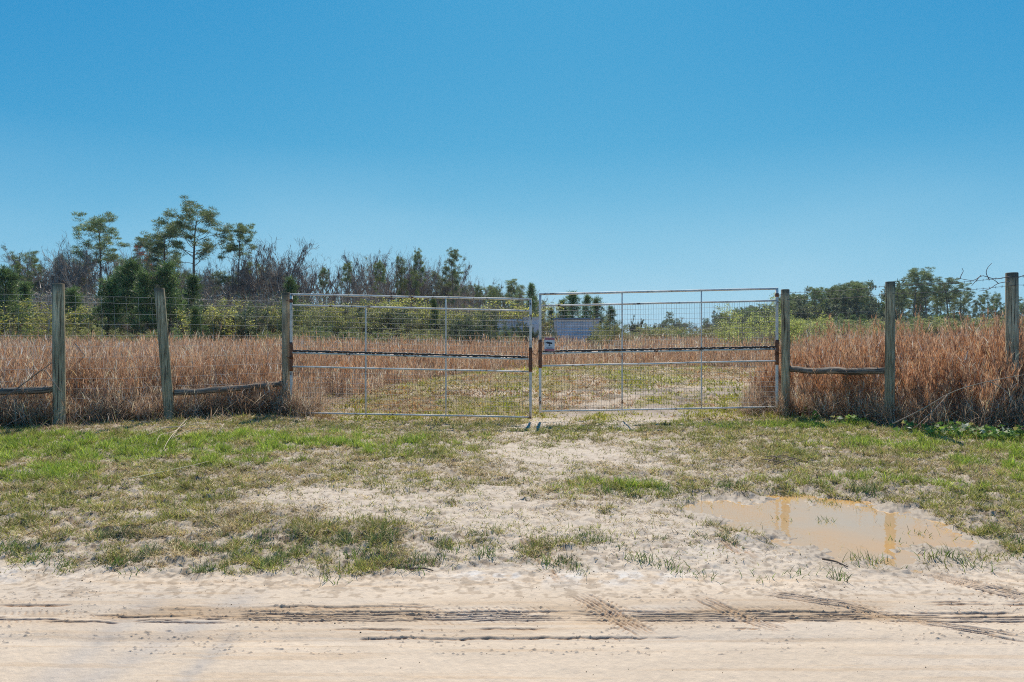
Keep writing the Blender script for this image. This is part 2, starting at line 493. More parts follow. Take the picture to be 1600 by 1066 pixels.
# clods thrown up along the road edge and beside the tracks
clod = np.zeros_like(H)
cm = (Y > 3.3) & (Y < 6.2)
xc, yc = X[cm], Y[cm]
cl = sstep(0.70, 0.85, fbm(xc * 60, yc * 60, 2, 71)) * sstep(.46, .62, fbm(xc * 2.2, yc * 6, 3, 73) + .12 * np.exp(-((yc - 4.35) / .3)**2) + .12 * np.exp(-((yc - 3.78) / .1)**2))
clod[cm] = cl
H = H + clod * 0.007
# tracks
tm = (Y > 2.4) & (Y < 5.8)
dep, wet, rdg = tracks(X[tm], Y[tm])
wetf = np.zeros_like(H); wetf[tm] = wet
H[tm] += -dep + rdg * 0.003
# broad worn ruts
H = H - 0.012 * np.exp(-((Y - 3.78) / .1)**2) - 0.008 * np.exp(-((Y - 3.45) / .05)**2)
# puddle
pm = (X > 0.6) & (X < 6.5) & (Y > 4) & (Y < 7.5)
sdv = poly_sd(X[pm], Y[pm], PW) + (fbm(X[pm] * 2.2, Y[pm] * 4.2, 4, 81) - 0.5) * 0.60 + .11
bed = WATER + np.clip(sdv * 0.09, -0.06, 0.2) + lump[pm] * 0.055 + fine[pm] * 0.022
k = sstep(0.02, 0.45, sdv)
H[pm] = bed * (1 - k) + np.maximum(H[pm], WATER + 0.012) * k
pudd = np.full_like(H, 9.0); pudd[pm] = sdv

def mixc(a, b, t): return a * (1 - t[..., None]) + np.asarray(b) * t[..., None]
C = np.zeros(X.shape + (3,)); C[:] = (0.565, 0.455, 0.34)
big = fbm(X * 0.6, Y * 1.8, 4, 91); C = C * (0.90 + 0.2 * big)[..., None]
C = mixc(C, (0.53, 0.44, 0.345), onroad * sstep(.5, .62, fbm(X * 0.8 + 4, Y * 2.2, 3, 93)) * .6)
C = mixc(C, (0.52, 0.435, 0.34), (1 - onroad) * 0.8)
# whitish silt crust at the road edge
C = mixc(C, (0.62, 0.57, 0.51), np.clip(blob(UU, VV, 960, 904, 150, 11) + blob(UU, VV, 760, 898, 60, 7) + .35 * blob(UU, VV, 1150, 850, 120, 26) + .6 * blob(UU, VV, 40, 900, 80, 14), 0, 1) * sstep(.42, .6, fbm(X * 8, Y * 8, 3, 95)))
# grey silty smears running down to the left
def line_d(a, b):
    A, B = gpt(*a), gpt(*b); e = (B - A) / np.hypot(*(B - A))
    return (X - A[0]) * (-e[1]) + (Y - A[1]) * e[0], (X - A[0]) * e[0] + (Y - A[1]) * e[1], np.hypot(*(B - A))
for a, b, wd in (((40, 1090), (250, 930), .10), ((90, 1090), (400, 925), .11), ((260, 1090), (370, 985), .05)):
    dd, tt, L = line_d(a, b)
    msk = np.exp(-((dd + .03 * (big - .5)) / wd)**2) * sstep(-.3, .1, tt) * sstep(L + .15, L - .2, tt) * (Y > 2) * (Y < 4.6)
    C = mixc(C, (0.40, 0.355, 0.31), msk * (.45 + .4 * NN))
    H -= msk * 0.006
# damp soil in the ruts, clods
C = mixc(C, (0.31, 0.165, 0.075), np.clip(wetf * 1.05, 0, 0.88))
C = mixc(C, (0.36, 0.285, 0.21), clod * 0.35)
damp = sstep(.5, .66, fbm(X * 1.1, Y * 4.2, 4, 97)) * np.exp(-((Y - 3.8) / .16)**2)
C = mixc(C, (0.42, 0.29, 0.17), damp * .7)
C = mixc(C, (0.34, 0.24, 0.15), np.exp(-((Y - 3.77) / .065)**2) * sstep(.4, .6, fbm(X * 5, Y * 22, 3, 119)) * .5)
# thatch under the turf
under = fbm(X * 14, Y * 14, 3, 99)
C = mixc(C, (0.25, 0.20, 0.13), cov * (0.35 + 0.45 * sstep(.35, .65, under)))
crumb = np.zeros_like(H); cmm = (Y > 4) & (Y < 14)
crumb[cmm] = sstep(.52, .66, fbm(X[cmm] * 24, Y[cmm] * 24, 3, 115)) * (.5 + .5 * np.clip(cov[cmm] * 1.6, 0, 1))
C = mixc(C, (0.17, 0.11, 0.06), crumb * .75)
strk = fbm(X * .9, Y * 26, 3, 117); strk2 = fbm(X * 2.5, Y * 60, 2, 118)
C = C * (1 - onroad[..., None] * (sstep(.55, .75, strk)[..., None] * np.array([.05, .10, .16]) + sstep(.62, .8, strk2)[..., None] * .08 * np.exp(-((Y - 3.5) / .35)**2)[..., None]))
C = mixc(C, (0.25, 0.19, 0.075), np.clip(cov + .5, 0, 1) * sstep(12.9, 14.5, Y) * .92)
fieldm = np.zeros(X.shape, bool); fm = (Y > 8) ; fieldm[fm] = in_field(X[fm], Y[fm])
trkm = sstep(.55, .15, cov) * sstep(13, 14.5, Y) * (Y < 30)
C = mixc(C, (.33, .255, .20), trkm * .9)
mud = sstep(13.0, 14.2, Y) * np.clip(.9 * blob(UU, VV, 1075, 641, 45, 7) + .6 * blob(UU, VV, 960, 641, 110, 8) + .8 * blob(UU, VV, 990, 607, 60, 3) + .8 * blob(UU, VV, 790, 618, 50, 5), 0, 1) * sstep(.4, .6, fbm(X * 3, Y * 3, 3, 113))
C = mixc(C, (0.36, 0.30, 0.26), mud)
C = mixc(C, (.46, .36, .26), sstep(13.5, 15, Y) * (Y < 34) * sstep(.54, .64, fbm(X * .8, Y * .55, 4, 127)) * .8)
C = mixc(C, (.10, .075, .045), sstep(13.5, 15, Y) * (Y < 34) * sstep(.56, .66, fbm(X * 2.6, Y * 1.6, 4, 128)) * .7)
C = mixc(C, (0.20, 0.135, 0.085), fieldm * 0.9)
far = sstep(30, 60, Y)
C = mixc(C, (0.30, 0.21, 0.11), far * .8)
# wet margin of the puddle
wetm = sstep(0.50, 0.0, pudd + (NN - .5) * .5)
C = mixc(C, (0.34, 0.27, 0.20), wetm * 0.8)
A = 1 - np.clip(wetm * .9 + .3 * wetf + .35 * np.clip(blob(UU, VV, 960, 904, 150, 10), 0, 1), 0, 1)
RGBA = np.concatenate([C, A[..., None]], -1).astype(np.float32)

nr = len(yr)
idx = np.arange(nr * NC).reshape(nr, NC)
quads = np.stack([idx[:-1, :-1], idx[:-1, 1:], idx[1:, 1:], idx[1:, :-1]], -1).reshape(-1, 4)
fy = (Y[:-1, :-1] + Y[1:, 1:]).ravel() / 2
fx = (X[:-1, :-1] + X[1:, 1:]).ravel() / 2
isroad = (fy < road_edge(fx)) & (fy > -6)
Vall = np.stack([X, Y, H], -1).reshape(-1, 3); Call = RGBA.reshape(-1, 4)
for nm, msk in (('ground', ~isroad), ('dirt_road', isroad)):
    q = quads[msk]; used = np.unique(q); rm = np.zeros(nr * NC, np.int64); rm[used] = np.arange(len(used))
    a = Acc(); a.add(Vall[used], Call[used], [rm[q]])
    setp(link(nm, a.mesh(nm, M_GROUND)), kind='structure')

def Hat(x, y):
    """height of the ground sheet under a point"""
    r = np.clip(np.searchsorted(yr, y) - 1, 0, nr - 2)
    t = (y - yr[r]) / (yr[r + 1] - yr[r])
    hw = (1.6 + 0.92 * np.abs(y))
    c = np.clip((x / hw + 1) / 2 * (NC - 1), 0, NC - 2); ci = c.astype(int)
    return H[r, ci] * (1 - t) + H[r + 1, ci] * t

# puddle water
m, nt, out = mat_new('muddy_water')
p = N_(nt, 'ShaderNodeBsdfPrincipled', Roughness=0.03, IOR=1.45)
geo = N_(nt, 'ShaderNodeNewGeometry')
no = N_(nt, 'ShaderNodeTexNoise', Scale=1.3, Detail=3.0); nt.links.new(geo.outputs['Position'], no.inputs['Vector'])
cr = N_(nt, 'ShaderNodeValToRGB')
cr.color_ramp.elements[0].position = .35; cr.color_ramp.elements[0].color = (0.60, 0.345, 0.13, 1)
cr.color_ramp.elements[1].position = .65; cr.color_ramp.elements[1].color = (0.52, 0.36, 0.20, 1)
nt.links.new(no.outputs['Fac'], cr.inputs[0]); nt.links.new(cr.outputs[0], p.inputs['Base Color'])
p.inputs['Specular IOR Level'].default_value = 1.0
n2 = N_(nt, 'ShaderNodeTexNoise', Scale=9.0, Detail=2.0); nt.links.new(geo.outputs['Position'], n2.inputs['Vector'])
bp = N_(nt, 'ShaderNodeBump', Strength=0.3, Distance=0.004); nt.links.new(n2.outputs['Fac'], bp.inputs['Height'])
nt.links.new(bp.outputs[0], p.inputs['Normal']); nt.links.new(p.outputs[0], out.inputs[0])
a = Acc()
ctr = PW.mean(0)
ring = []
for q in PW:
    e = q - ctr; ring.append(q + e / np.hypot(*e) * 0.22)
V = np.array([[q[0], q[1], WATER] for q in ring])
a.add(V, (1, 1, 1), [np.arange(len(V))[::-1][None]])
setp(link('puddle', a.mesh('puddle', m)), kind='structure')

# ------------------------------------------------------------------ short grass
def colmix(n, table, probs):
    t = np.array(table); k = rng.choice(len(t), n, p=np.array(probs) / np.sum(probs))
    return t[k] * rng.uniform(0.75, 1.25, (n, 1))
def lush(u, v):
    return np.clip(1.0 * blob(u, v, 130, 705, 330, 24) + .55 * blob(u, v, 60, 740, 120, 22) + .5 * blob(u, v, 400, 695, 170, 22)
                   + .9 * blob(u, v, 1480, 688, 200, 13) + .5 * blob(u, v, 1590, 735, 110, 40) + .4 * blob(u, v, 1400, 740, 300, 30)
                   + .5 * blob(u, v, 1250, 660, 200, 10) + .8 * blob(u, v, 1150, 618, 70, 14) + .6 * blob(u, v, 600, 628, 120, 9) + .6 * blob(u, v, 960, 640, 120, 10)
                   + .4 * blob(u, v, 960, 765, 110, 26) + .35 * blob(u, v, 600, 690, 300, 16), 0, 1)
def short_grass(acc, n, y0, y1, pw, lscale, wscale, K):
    # density falls with distance like y**-pw
    t = rng.random(n)
    e = 2 - pw
    y = (y0**e + t * (y1**e - y0**e))**(1 / e)
    x = rng.uniform(-1, 1, n) * (.82 * y + 1.5)
    cv, u, v, nn = grass_cover(x, y)
    wild = (rng.random(n) < .11 * sstep(4.5, 5.0, y) + .015)
    keep = (rng.random(n) < cv**1.4 * 1.05 + .02) | wild
    keep &= (y > road_edge(x) + .02)
    tuft = fbm(x * 8, y * 8, 3, 109)
    keep &= rng.random(n) < sstep(.36, .56, tuft) * (.80 if y0 < 12 else .6) + (.20 if y0 < 12 else .4)
    if y1 <= 17:
        pk = (x > 0.6) & (x < 6.5) & (y > 4) & (y < 7.5)
        s = np.full(n, 9.0); s[pk] = poly_sd(x[pk], y[pk], PW)
        keep &= (s > 0.02) | (rng.random(n) < 0.015)
    f = in_field(x, y)
    keep &= ~(f & (rng.random(n) < .7))
    x, y, u, v, cv, nn, tuft = [q[keep] for q in (x, y, u, v, cv, nn, tuft)]
    n = len(x)
    lu = lush(u, v) * (.1 + 1.5 * sstep(.3, .62, fbm(x * 2.2, y * 2.2, 4, 107))) + (nn - .5) * .5
    gr = sstep(.25, .80, lu + rng.uniform(-.2, .2, n)) * .78
    patch = fbm(x * 1.7, y * 1.7, 3, 101)
    dead = colmix(n, [(.64, .50, .25), (.52, .39, .18), (.34, .24, .11), (.76, .62, .38), (.46, .37, .14)], [3, 3, 1.5, 2, 2])
    olive = colmix(n, [(.38, .39, .09), (.46, .45, .11), (.26, .28, .06), (.52, .45, .15)], [3, 3, 2, 2])
    green = colmix(n, [(.32, .44, .06), (.42, .52, .07), (.22, .32, .05), (.50, .54, .11)], [3, 3, 1.5, 2])
    far_t = sstep(13, 18, y)
    ol = (rng.random(n) < np.clip(.28 + .55 * (patch - .45) * 3 + far_t * .45, 0.05, .97))[:, None]
    c = np.where(ol, olive, dead)
    c = np.where((rng.random(n) < gr)[:, None], green, c)
    pp = fbm(x * .9, y * .45, 4, 111); p2 = fbm(x * .7 + 9, y * .5, 4, 112)
    yg = (y > 13) & (rng.random(n) < sstep(.5, .6, p2) * .9)
    c = np.where(yg[:, None], colmix(n, [(.46, .55, .12), (.56, .60, .16), (.34, .42, .10)], [2, 2, 1]), c)
    br = (y > 13) & (rng.random(n) < sstep(.5, .6, pp) * .9)
    c = np.where(br[:, None], colmix(n, [(.60, .42, .30), (.44, .28, .18), (.58, .34, .18), (.30, .20, .14)], [2, 2, 1.5, 1]), c)
    c = np.where((y > 13)[:, None], c * np.array([.95, .80, .50]), c)
    # small dark-green weeds along the road edge
    wd = (v > 835) & (fbm(x * 5.5, y * 5.5, 2, 103) > .60) & (rng.random(n) < .75)
    dk = colmix(n, [(.14, .18, .07), (.22, .28, .09), (.28, .24, .14)], [2, 2, 2])
    c = np.where(wd[:, None], dk, c)
    # rusty patch beyond the gate
    ru = np.clip(.9 * blob(u, v, 540, 610, 110, 12) + .6 * blob(u, v, 720, 615, 120, 8) + .4 * blob(u, v, 780, 612, 60, 8), 0, 1) * (y > 13)
    c = np.where((rng.random(n) < ru)[:, None], colmix(n, [(.40, .20, .07), (.30, .17, .07)], [1, 1]), c)
    isg = (c[:, 1] > c[:, 0])
    L = rng.uniform(.03, .085, n) * lscale * (1 + .5 * gr) * (0.6 + .5 * cv) * (.55 + .9 * sstep(.4, .7, tuft))
    lean = np.where(isg, rng.uniform(.2, 1.15, n), rng.uniform(.7, 1.5, n))
    z = Hat(x, y)
    c = c * (.62 + .8 * fbm(x * 5, y * 5, 3, 123))[:, None] * rng.choice([.55, 1.0, 1.35], n, p=[.22, .60, .18])[:, None]
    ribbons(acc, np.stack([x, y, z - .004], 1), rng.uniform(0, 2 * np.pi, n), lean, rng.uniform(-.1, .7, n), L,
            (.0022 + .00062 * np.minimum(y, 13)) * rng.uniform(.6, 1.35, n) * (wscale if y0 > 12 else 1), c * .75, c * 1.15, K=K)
a = Acc()
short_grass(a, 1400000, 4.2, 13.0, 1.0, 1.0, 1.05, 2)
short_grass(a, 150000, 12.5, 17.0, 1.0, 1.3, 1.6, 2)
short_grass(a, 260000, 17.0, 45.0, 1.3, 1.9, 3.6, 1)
# flattened straw lying about
n = 26000
y = rng.uniform(5, 13, n); x = rng.uniform(-1, 1, n) * (.82 * y + 1.5)
cv, u, v, nn = grass_cover(x, y); k = (rng.random(n) < cv) ; x, y = x[k], y[k]; n = len(x)
pk = (x > 0.6) & (x < 6.5) & (y > 4) & (y < 7.5); s = np.full(n, 9.0); s[pk] = poly_sd(x[pk], y[pk], PW); k = s > .05
x, y = x[k], y[k]; n = len(x)
c = colmix(n, [(.62, .52, .36), (.45, .35, .22)], [1, 1])
ribbons(a, np.stack([x, y, Hat(x, y) + .012], 1), rng.uniform(0, 6.28, n), rng.uniform(1.35, 1.55, n), rng.uniform(0, .15, n), rng.uniform(.07, .2, n), rng.uniform(.003, .005, n), c, c, K=2)
setp(link('grass', a.mesh('grass', M_GRASS)), 'short patchy turf of straw, olive and bright green blades over pale sand', 'grass', kind='stuff')

# grit and crumbs of soil scattered on the sand
a = Acc()
n = 32000
y = rng.uniform(2.6, 9.0, n); x = rng.uniform(-1, 1, n) * (.82 * y + 1.3)
dn = .03 + .4 * np.exp(-((y - 3.85) / .16)**2) + .75 * np.exp(-((y - 4.5) / .35)**2) + .3 * (y > 4.6)
k = rng.random(n) < dn * sstep(.36, .6, fbm(x * 3, y * 5, 3, 141)) * 1.3; x, y = x[k], y[k]; n = len(x)
pk = (x > 0.6) & (y > 4) & (y < 7.5); s = np.full(n, 9.0); s[pk] = poly_sd(x[pk], y[pk], PW); k = s > .0
x, y = x[k], y[k]; n = len(x)
r = rng.uniform(.0015, .0042, n) * (1 + .8 * (rng.random(n) < .04))
o4 = unit(np.array([[1, 1, 1], [-1, -1, 1], [-1, 1, -1], [1, -1, -1], [0, 0, 1.2], [1, 0, 0.]]))
Vv = np.stack([x, y, Hat(x, y) + r * .3], 1)[:, None] + o4[None] * r[:, None, None] * rng.uniform(.6, 1.4, (n, 6, 1)) * np.array([1, 1, .7])
c = colmix(n, [(.36, .24, .14), (.24, .16, .09), (.54, .43, .31), (.44, .32, .20)], [3, 2, 2, 3])
fq = np.array([[0, 5, 4], [5, 2, 4], [2, 1, 4], [1, 0, 4], [0, 3, 5], [3, 2, 5], [3, 1, 2], [3, 0, 1]])
a.add(Vv.reshape(-1, 3), np.repeat(c, 6, 0), [(np.arange(n)[:, None, None] * 6 + fq[None]).reshape(-1, 3)])
setp(link('soil_crumbs', a.mesh('soil_crumbs', M_TWIG, False)), 'brown soil crumbs and grit scattered over the pale sand road and its edge', 'soil crumbs', kind='stuff')

a = Acc()
n = 11000
y = rng.uniform(4.7, 13, n); x = rng.uniform(-1, 1, n) * (.82 * y + 1.3)
k = rng.random(n) < sstep(.45, .62, fbm(x * 2.4, y * 2.4, 3, 145)) ; x, y = x[k], y[k]; n = len(x)
pk = (x > 0.6) & (y > 4) & (y < 7.5); s = np.full(n, 9.0); s[pk] = poly_sd(x[pk], y[pk], PW); k = s > .05
x, y = x[k], y[k]; n = len(x)
c = colmix(n, [(.16, .10, .06), (.10, .07, .045), (.30, .20, .12), (.60, .50, .36)], [3, 2, 2, 1.2])
ribbons(a, np.stack([x, y, Hat(x, y) + rng.uniform(.004, .02, n)], 1), rng.uniform(0, 6.28, n), rng.uniform(1.2, 1.6, n), rng.uniform(-.2, .3, n), rng.uniform(.03, .12, n), (.0025 + .0006 * y) * rng.uniform(.7, 1.5, n), c, c, K=2)
setp(link('trodden_litter', a.mesh('trodden_litter', M_GRASS)), 'dark trodden litter of dead blades and leaf scraps strewn over the verge', 'litter', kind='stuff')

# weeds: upright tufts in the mud along the road edge and puddle
a = Acc()
for (u0, v0, nb, hgt) in [(520,905,26,.09),(640,890,30,.10),(760,870,60,.10),(700,862,40,.09),(860,885,60,.10),(905,892,40,.08),(1000,878,60,.09),(1035,882,40,.08),
        (100,890,40,.08),(60,876,70,.10),(180,885,60,.09),(330,893,40,.07),(420,880,60,.10),(210,896,30,.06),(1310,905,22,.13),(1335,880,16,.10),(1350,868,40,.10),(1380,872,26,.07),
        (1470,870,34,.12),(1490,872,26,.11),(1520,888,26,.12),(1545,868,16,.10),(1590,846,30,.08),(1240,900,20,.08),(1180,905,18,.07),(1340,770,70,.16),(1360,772,60,.14),
        (1130,762,90,.10),(1150,760,70,.10),(1280,778,30,.09),(1300,784,24,.08),(1290,808,24,.07),(1220,806,12,.05),(1440,829,26,.06),(1405,842,12,.06),(1040,770,90,.11),(985,775,80,.10),(560,870,60,.1),(600,873,60,.1),(1100,905,24,.07),(1060,893,30,.08),(1560,830,40,.08),(950,772,90,.12),(400,852,60,.1),(290,860,60,.1),(20,862,80,.12)]:
    g = gpt(u0, v0); k_ = nb
    x = g[0] + rng.normal(0, .05, k_); y = g[1] + rng.normal(0, .05, k_)
    c = colmix(k_, [(.13, .22, .05), (.24, .34, .06), (.30, .28, .12), (.09, .14, .05)], [3, 2, 1.5, 2])
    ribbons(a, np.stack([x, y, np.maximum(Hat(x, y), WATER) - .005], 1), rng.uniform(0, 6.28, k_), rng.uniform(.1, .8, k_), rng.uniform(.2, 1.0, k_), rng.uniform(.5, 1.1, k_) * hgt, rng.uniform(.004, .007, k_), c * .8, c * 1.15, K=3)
setp(link('weeds', a.mesh('weeds', M_GRASS)), 'small dark green weed tufts in the mud along the road edge and puddle', 'weeds', kind='stuff')

# ------------------------------------------------------------------ tall dry grass
TAN = [(.66, .47, .32), (.55, .37, .245), (.42, .27, .175), (.84, .70, .54), (.26, .165, .105)]
RUST = [(.64, .38, .21), (.55, .29, .15), (.46, .25, .14), (.78, .57, .38), (.32, .18, .10)]
def tall_stalks(acc, x, y, hgt, rust, leaves, wsc=1.0, K=4, leafl=.22, plume=0):
    n = len(x)
    fd = field_depth(x, y)
    hgt = hgt * np.clip(.26 + .74 * fd / 1.25, .2, 1)
    z = Hat(x, y)
    az = rng.uniform(0, 2 * np.pi, n); lean = np.abs(rng.normal(.0, .16, n)); bend = rng.uniform(0, .35, n)
    h = hgt * rng.uniform(.66, 1.08, n) * np.where(rng.random(n) < .03, rng.uniform(1.05, 1.25, n), 1)
    c = np.where((rng.random(n) < rust)[:, None], colmix(n, RUST, [3, 3, 2, 2, 1]), colmix(n, TAN, [3, 3, 2, 2, 1]))
    c = c * (.45 + 1.1 * fbm(x * 1.9, y * 1.9, 3, 151))[:, None]
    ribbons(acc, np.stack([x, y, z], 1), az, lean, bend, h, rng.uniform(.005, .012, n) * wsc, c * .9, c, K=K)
    for j in range(leaves):
        t = rng.uniform(.25, 1.0, n) if j % 3 else rng.uniform(.05, .5, n)
        th = lean + bend * t * .5
        b = np.stack([x + np.cos(az) * np.sin(th) * h * t, y + np.sin(az) * np.sin(th) * h * t, z + np.cos(th) * h * t], 1)
        hl = rng.random(n) < .10; cc = np.minimum(c * np.where(hl, 1.9, rng.uniform(.55, 1.4, n))[:, None], .85)  # a few leaves much brighter: highlights painted into the colour
        top = t > .55
        L = np.where(top, rng.uniform(.08, .22, n), rng.uniform(.15, .45, n)) * leafl / .22
        ln = np.where(top, rng.uniform(.03, .5, n), rng.uniform(.2, 1.3, n))
        ribbons(acc, b, rng.uniform(0, 6.28, n), ln, rng.uniform(0, 1.0, n), L, np.where(top, rng.uniform(.005, .010, n), rng.uniform(.003, .008, n)) * wsc * np.where(hl, 1.3, 1), cc * .9, np.clip(cc * 1.1, 0, .8), K=2)
    if plume:      # feathery seed heads
        k = np.repeat(np.flatnonzero((rng.random(n) < .5) & (h > .6)), plume); m_ = len(k)
        t = rng.uniform(.62, 1.0, m_); th = lean[k] + bend[k] * t * .5
        b = np.stack([x[k] + np.cos(az[k]) * np.sin(th) * h[k] * t, y[k] + np.sin(az[k]) * np.sin(th) * h[k] * t, z[k] + np.cos(th) * h[k] * t], 1)
        cc = (c[k] * .4 + colmix(m_, [(.68, .36, .17), (.55, .26, .12), (.44, .20, .10)], [2, 2, 1]) * .6) * rng.uniform(.75, 1.3, (m_, 1))
        ribbons(acc, b, rng.uniform(0, 6.28, m_), rng.uniform(.0, .35, m_), rng.uniform(0, .5, m_), rng.uniform(.07, .16, m_), rng.uniform(.008, .014, m_) * wsc, cc, np.clip(cc * 1.1, 0, .8), K=2)
def field_pts(n, y0, y1, xa, xb, pw=1.0):
    e = 2 - pw; t = rng.random(n)
    y = (y0**e + t * (y1**e - y0**e))**(1 / e)
    x = rng.uniform(0, 1, n); x = (xa * y - 1.6 * (xa < -.7)) * (1 - x) + (xb * y + 1.6 * (xb > .7)) * x
    k = in_field(x, y)
    x, y = x[k], y[k]
    # bunches
    cl = fbm(x * 2.1, y * 2.1, 2, 121)
    k = rng.random(len(x)) < sstep(.15, .5, cl) * .9 + .1
    return x[k], y[k]
a = Acc()
x, y = field_pts(50000, 9.0, 17, -.83, -.28)
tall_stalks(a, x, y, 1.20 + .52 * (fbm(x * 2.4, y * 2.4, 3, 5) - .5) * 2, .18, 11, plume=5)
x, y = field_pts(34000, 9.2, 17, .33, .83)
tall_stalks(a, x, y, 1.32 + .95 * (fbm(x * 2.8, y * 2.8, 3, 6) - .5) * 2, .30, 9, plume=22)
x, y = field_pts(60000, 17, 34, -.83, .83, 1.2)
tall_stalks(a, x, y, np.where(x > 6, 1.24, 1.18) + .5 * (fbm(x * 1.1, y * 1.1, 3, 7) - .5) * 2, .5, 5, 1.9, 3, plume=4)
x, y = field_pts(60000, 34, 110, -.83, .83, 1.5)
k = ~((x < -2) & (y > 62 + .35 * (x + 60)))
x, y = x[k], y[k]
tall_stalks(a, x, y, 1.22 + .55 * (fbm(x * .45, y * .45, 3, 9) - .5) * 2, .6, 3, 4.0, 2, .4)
# thin low fringe in front of the stand
n = 70000
y = rng.uniform(8.2, 15, n); x = rng.uniform(-1, 1, n) * (.83 * y + 1.6); fdm = field_depth(x, y)
k = (fdm > -1.5) & (fdm < .2) & (rng.random(n) < np.clip(1 + fdm / 1.5, 0, 1)**1.5 * sstep(.3, .6, fbm(x * 2.4, y * 2.4, 3, 125)) * ((x < -3.9) | (x > 4.6))); x, y, fdm = x[k], y[k], fdm[k]; n = len(x)
c = colmix(n, TAN + [(.16, .11, .07), (.28, .30, .10)], [2, 2, 2, 1.5, 2, 2, 2])
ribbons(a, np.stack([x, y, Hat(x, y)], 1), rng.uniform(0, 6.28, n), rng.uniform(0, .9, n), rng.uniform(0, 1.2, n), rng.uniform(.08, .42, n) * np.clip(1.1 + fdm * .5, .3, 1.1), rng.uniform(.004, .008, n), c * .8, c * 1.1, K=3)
setp(link('tall_dry_grass', a.mesh('tall_dry_grass', M_TALL)), 'waist-high dry broomsedge in tan and rust brown filling the field behind the fence', 'tall grass', kind='stuff')

# matted dead grass at the foot of the tall stand, plus green stems in it
a = Acc()
n = 26000
y = rng.uniform(9.0, 15, n); x = rng.uniform(-1, 1, n) * (.83 * y + 1.6)
fdm = field_depth(x, y); k = (fdm > -.25) & (fdm < 1.0); x, y = x[k], y[k]; n = len(x)
c = colmix(n, TAN + [(.15, .10, .06), (.20, .24, .07)], [2, 2, 2, 2, 2, 2, 1.5])
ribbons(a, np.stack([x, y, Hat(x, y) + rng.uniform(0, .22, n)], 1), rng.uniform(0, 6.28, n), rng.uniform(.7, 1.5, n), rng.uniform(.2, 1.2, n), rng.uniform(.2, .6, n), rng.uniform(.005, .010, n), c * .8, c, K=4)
setp(link('matted_dead_grass', a.mesh('matted_dead_grass', M_TALL)), 'tangled mat of fallen brown grass along the front edge of the tall field grass', 'dead grass', kind='stuff')

# broad-leaved creeper at the foot of the right-hand grass
a = Acc()
n = 6500
x = rng.uniform(5.6, 10.5, n); fr = np.interp(x, [5.4, 6.3, 7.5, 9.5, 30], [13.4, 11.5, 10.3, 9.8, 9.0])
y = fr - rng.uniform(-.4, 1.2, n)
k = rng.random(n) < (.04 + .9 * sstep(.5, .68, fbm(x * 2.2, y * 2.2, 3, 133))) * (0.4 + .6 * sstep(6, 8, x)); x, y = x[k], y[k]; n = len(x)
b = np.stack([x, y, Hat(x, y) + rng.uniform(.02, .16, n)], 1)
c = colmix(n, [(.16, .28, .06), (.28, .42, .07), (.10, .18, .05), (.55, .58, .42), (.45, .42, .14)], [3, 3, 2, 1.6, .6])  # palest green is a highlight painted into the leaf colour
d = np.stack([rng.normal(size=n), rng.normal(size=n), rng.uniform(-.3, .5, n)], 1)
tris_dir(a, b, d, rng.uniform(.05, .10, n), rng.uniform(.05, .09, n), c)
tris_dir(a, b, -d, rng.uniform(.03, .06, n), rng.uniform(.05, .09, n), c)
setp(link('creeping_vine', a.mesh('creeping_vine', M_LEAF)), 'glossy green creeper leaves low at the foot of the right-hand dry grass', 'vine', kind='stuff')

# ------------------------------------------------------------------ tree kit
def paths(start, dirv, length, K, wig, up):
    N = len(start); P = np.empty((N, K, 3)); P[:, 0] = start; d = unit(dirv)
    for k in range(1, K):
        d = unit(d + wig * rng.normal(size=(N, 3)) + np.array([0, 0, 1]) * up)
        P[:, k] = P[:, k - 1] + d * (length / (K - 1))[:, None]
    return P
def spawn(P, R, n, t, a0, a1, lenf, K, wig, up, rs=.6, tip=.25, az=None):
    N, Kp, _ = P.shape
    pi = np.arange(n) % N if N <= n else rng.choice(N, n)
    if np.isscalar(t) or isinstance(t, tuple): t = rng.uniform(t[0], t[1], n)
    f = t * (Kp - 1); i = np.minimum(f.astype(int), Kp - 2); fr = (f - i)[:, None]
    st = P[pi, i] * (1 - fr) + P[pi, i + 1] * fr
    pd = unit(P[pi, i + 1] - P[pi, i])
    rr = (R[pi, i] * (1 - fr[:, 0]) + R[pi, i + 1] * fr[:, 0]) * rs
    perp = rng.normal(size=(n, 3))
    if az is not None: perp = np.stack([np.cos(az), np.sin(az), np.zeros(n)], 1)
    perp = unit(perp - (perp * pd).sum(1, keepdims=True) * pd)
    a = rng.uniform(a0, a1, n)[:, None] if np.isscalar(a0) else np.asarray(a0)[:, None]
    d = np.cos(a) * pd + np.sin(a) * perp
    L = lenf(t, n)
    Pn = paths(st, d, L, K, wig, up)
    Rn = rr[:, None] * np.linspace(1, tip, K)[None]
    return Pn, Rn
def ends(P, n, lo=.5):
    i = rng.integers(0, len(P), n); t = rng.uniform(lo, 1, n) * (P.shape[1] - 1)
    k = np.minimum(t.astype(int), P.shape[1] - 2); f = (t - k)[:, None]
    return P[i, k] * (1 - f) + P[i, k + 1] * f
def clumps(acc, cen, per, rad, L, W, table, probs, flat=.6, upb=.3):
    n = len(cen) * per
    c = np.repeat(cen, per, 0)
    off = rng.normal(size=(n, 3)); off = unit(off) * (rng.random(n)**.5)[:, None]; off[:, 2] *= flat
    r = np.repeat(rad * rng.uniform(.6, 1.3, len(cen)), per)
    shade = np.repeat(rng.uniform(.75, 1.25, (len(cen), 1)), per, 0)
    col = colmix(n, table, probs) * shade
    d = off + np.array([0, 0, upb]) + .4 * rng.normal(size=(n, 3))
    tris_dir(acc, c + off * r[:, None], d, rng.uniform(.7, 1.3, n) * L, rng.uniform(.7, 1.3, n) * W, col)

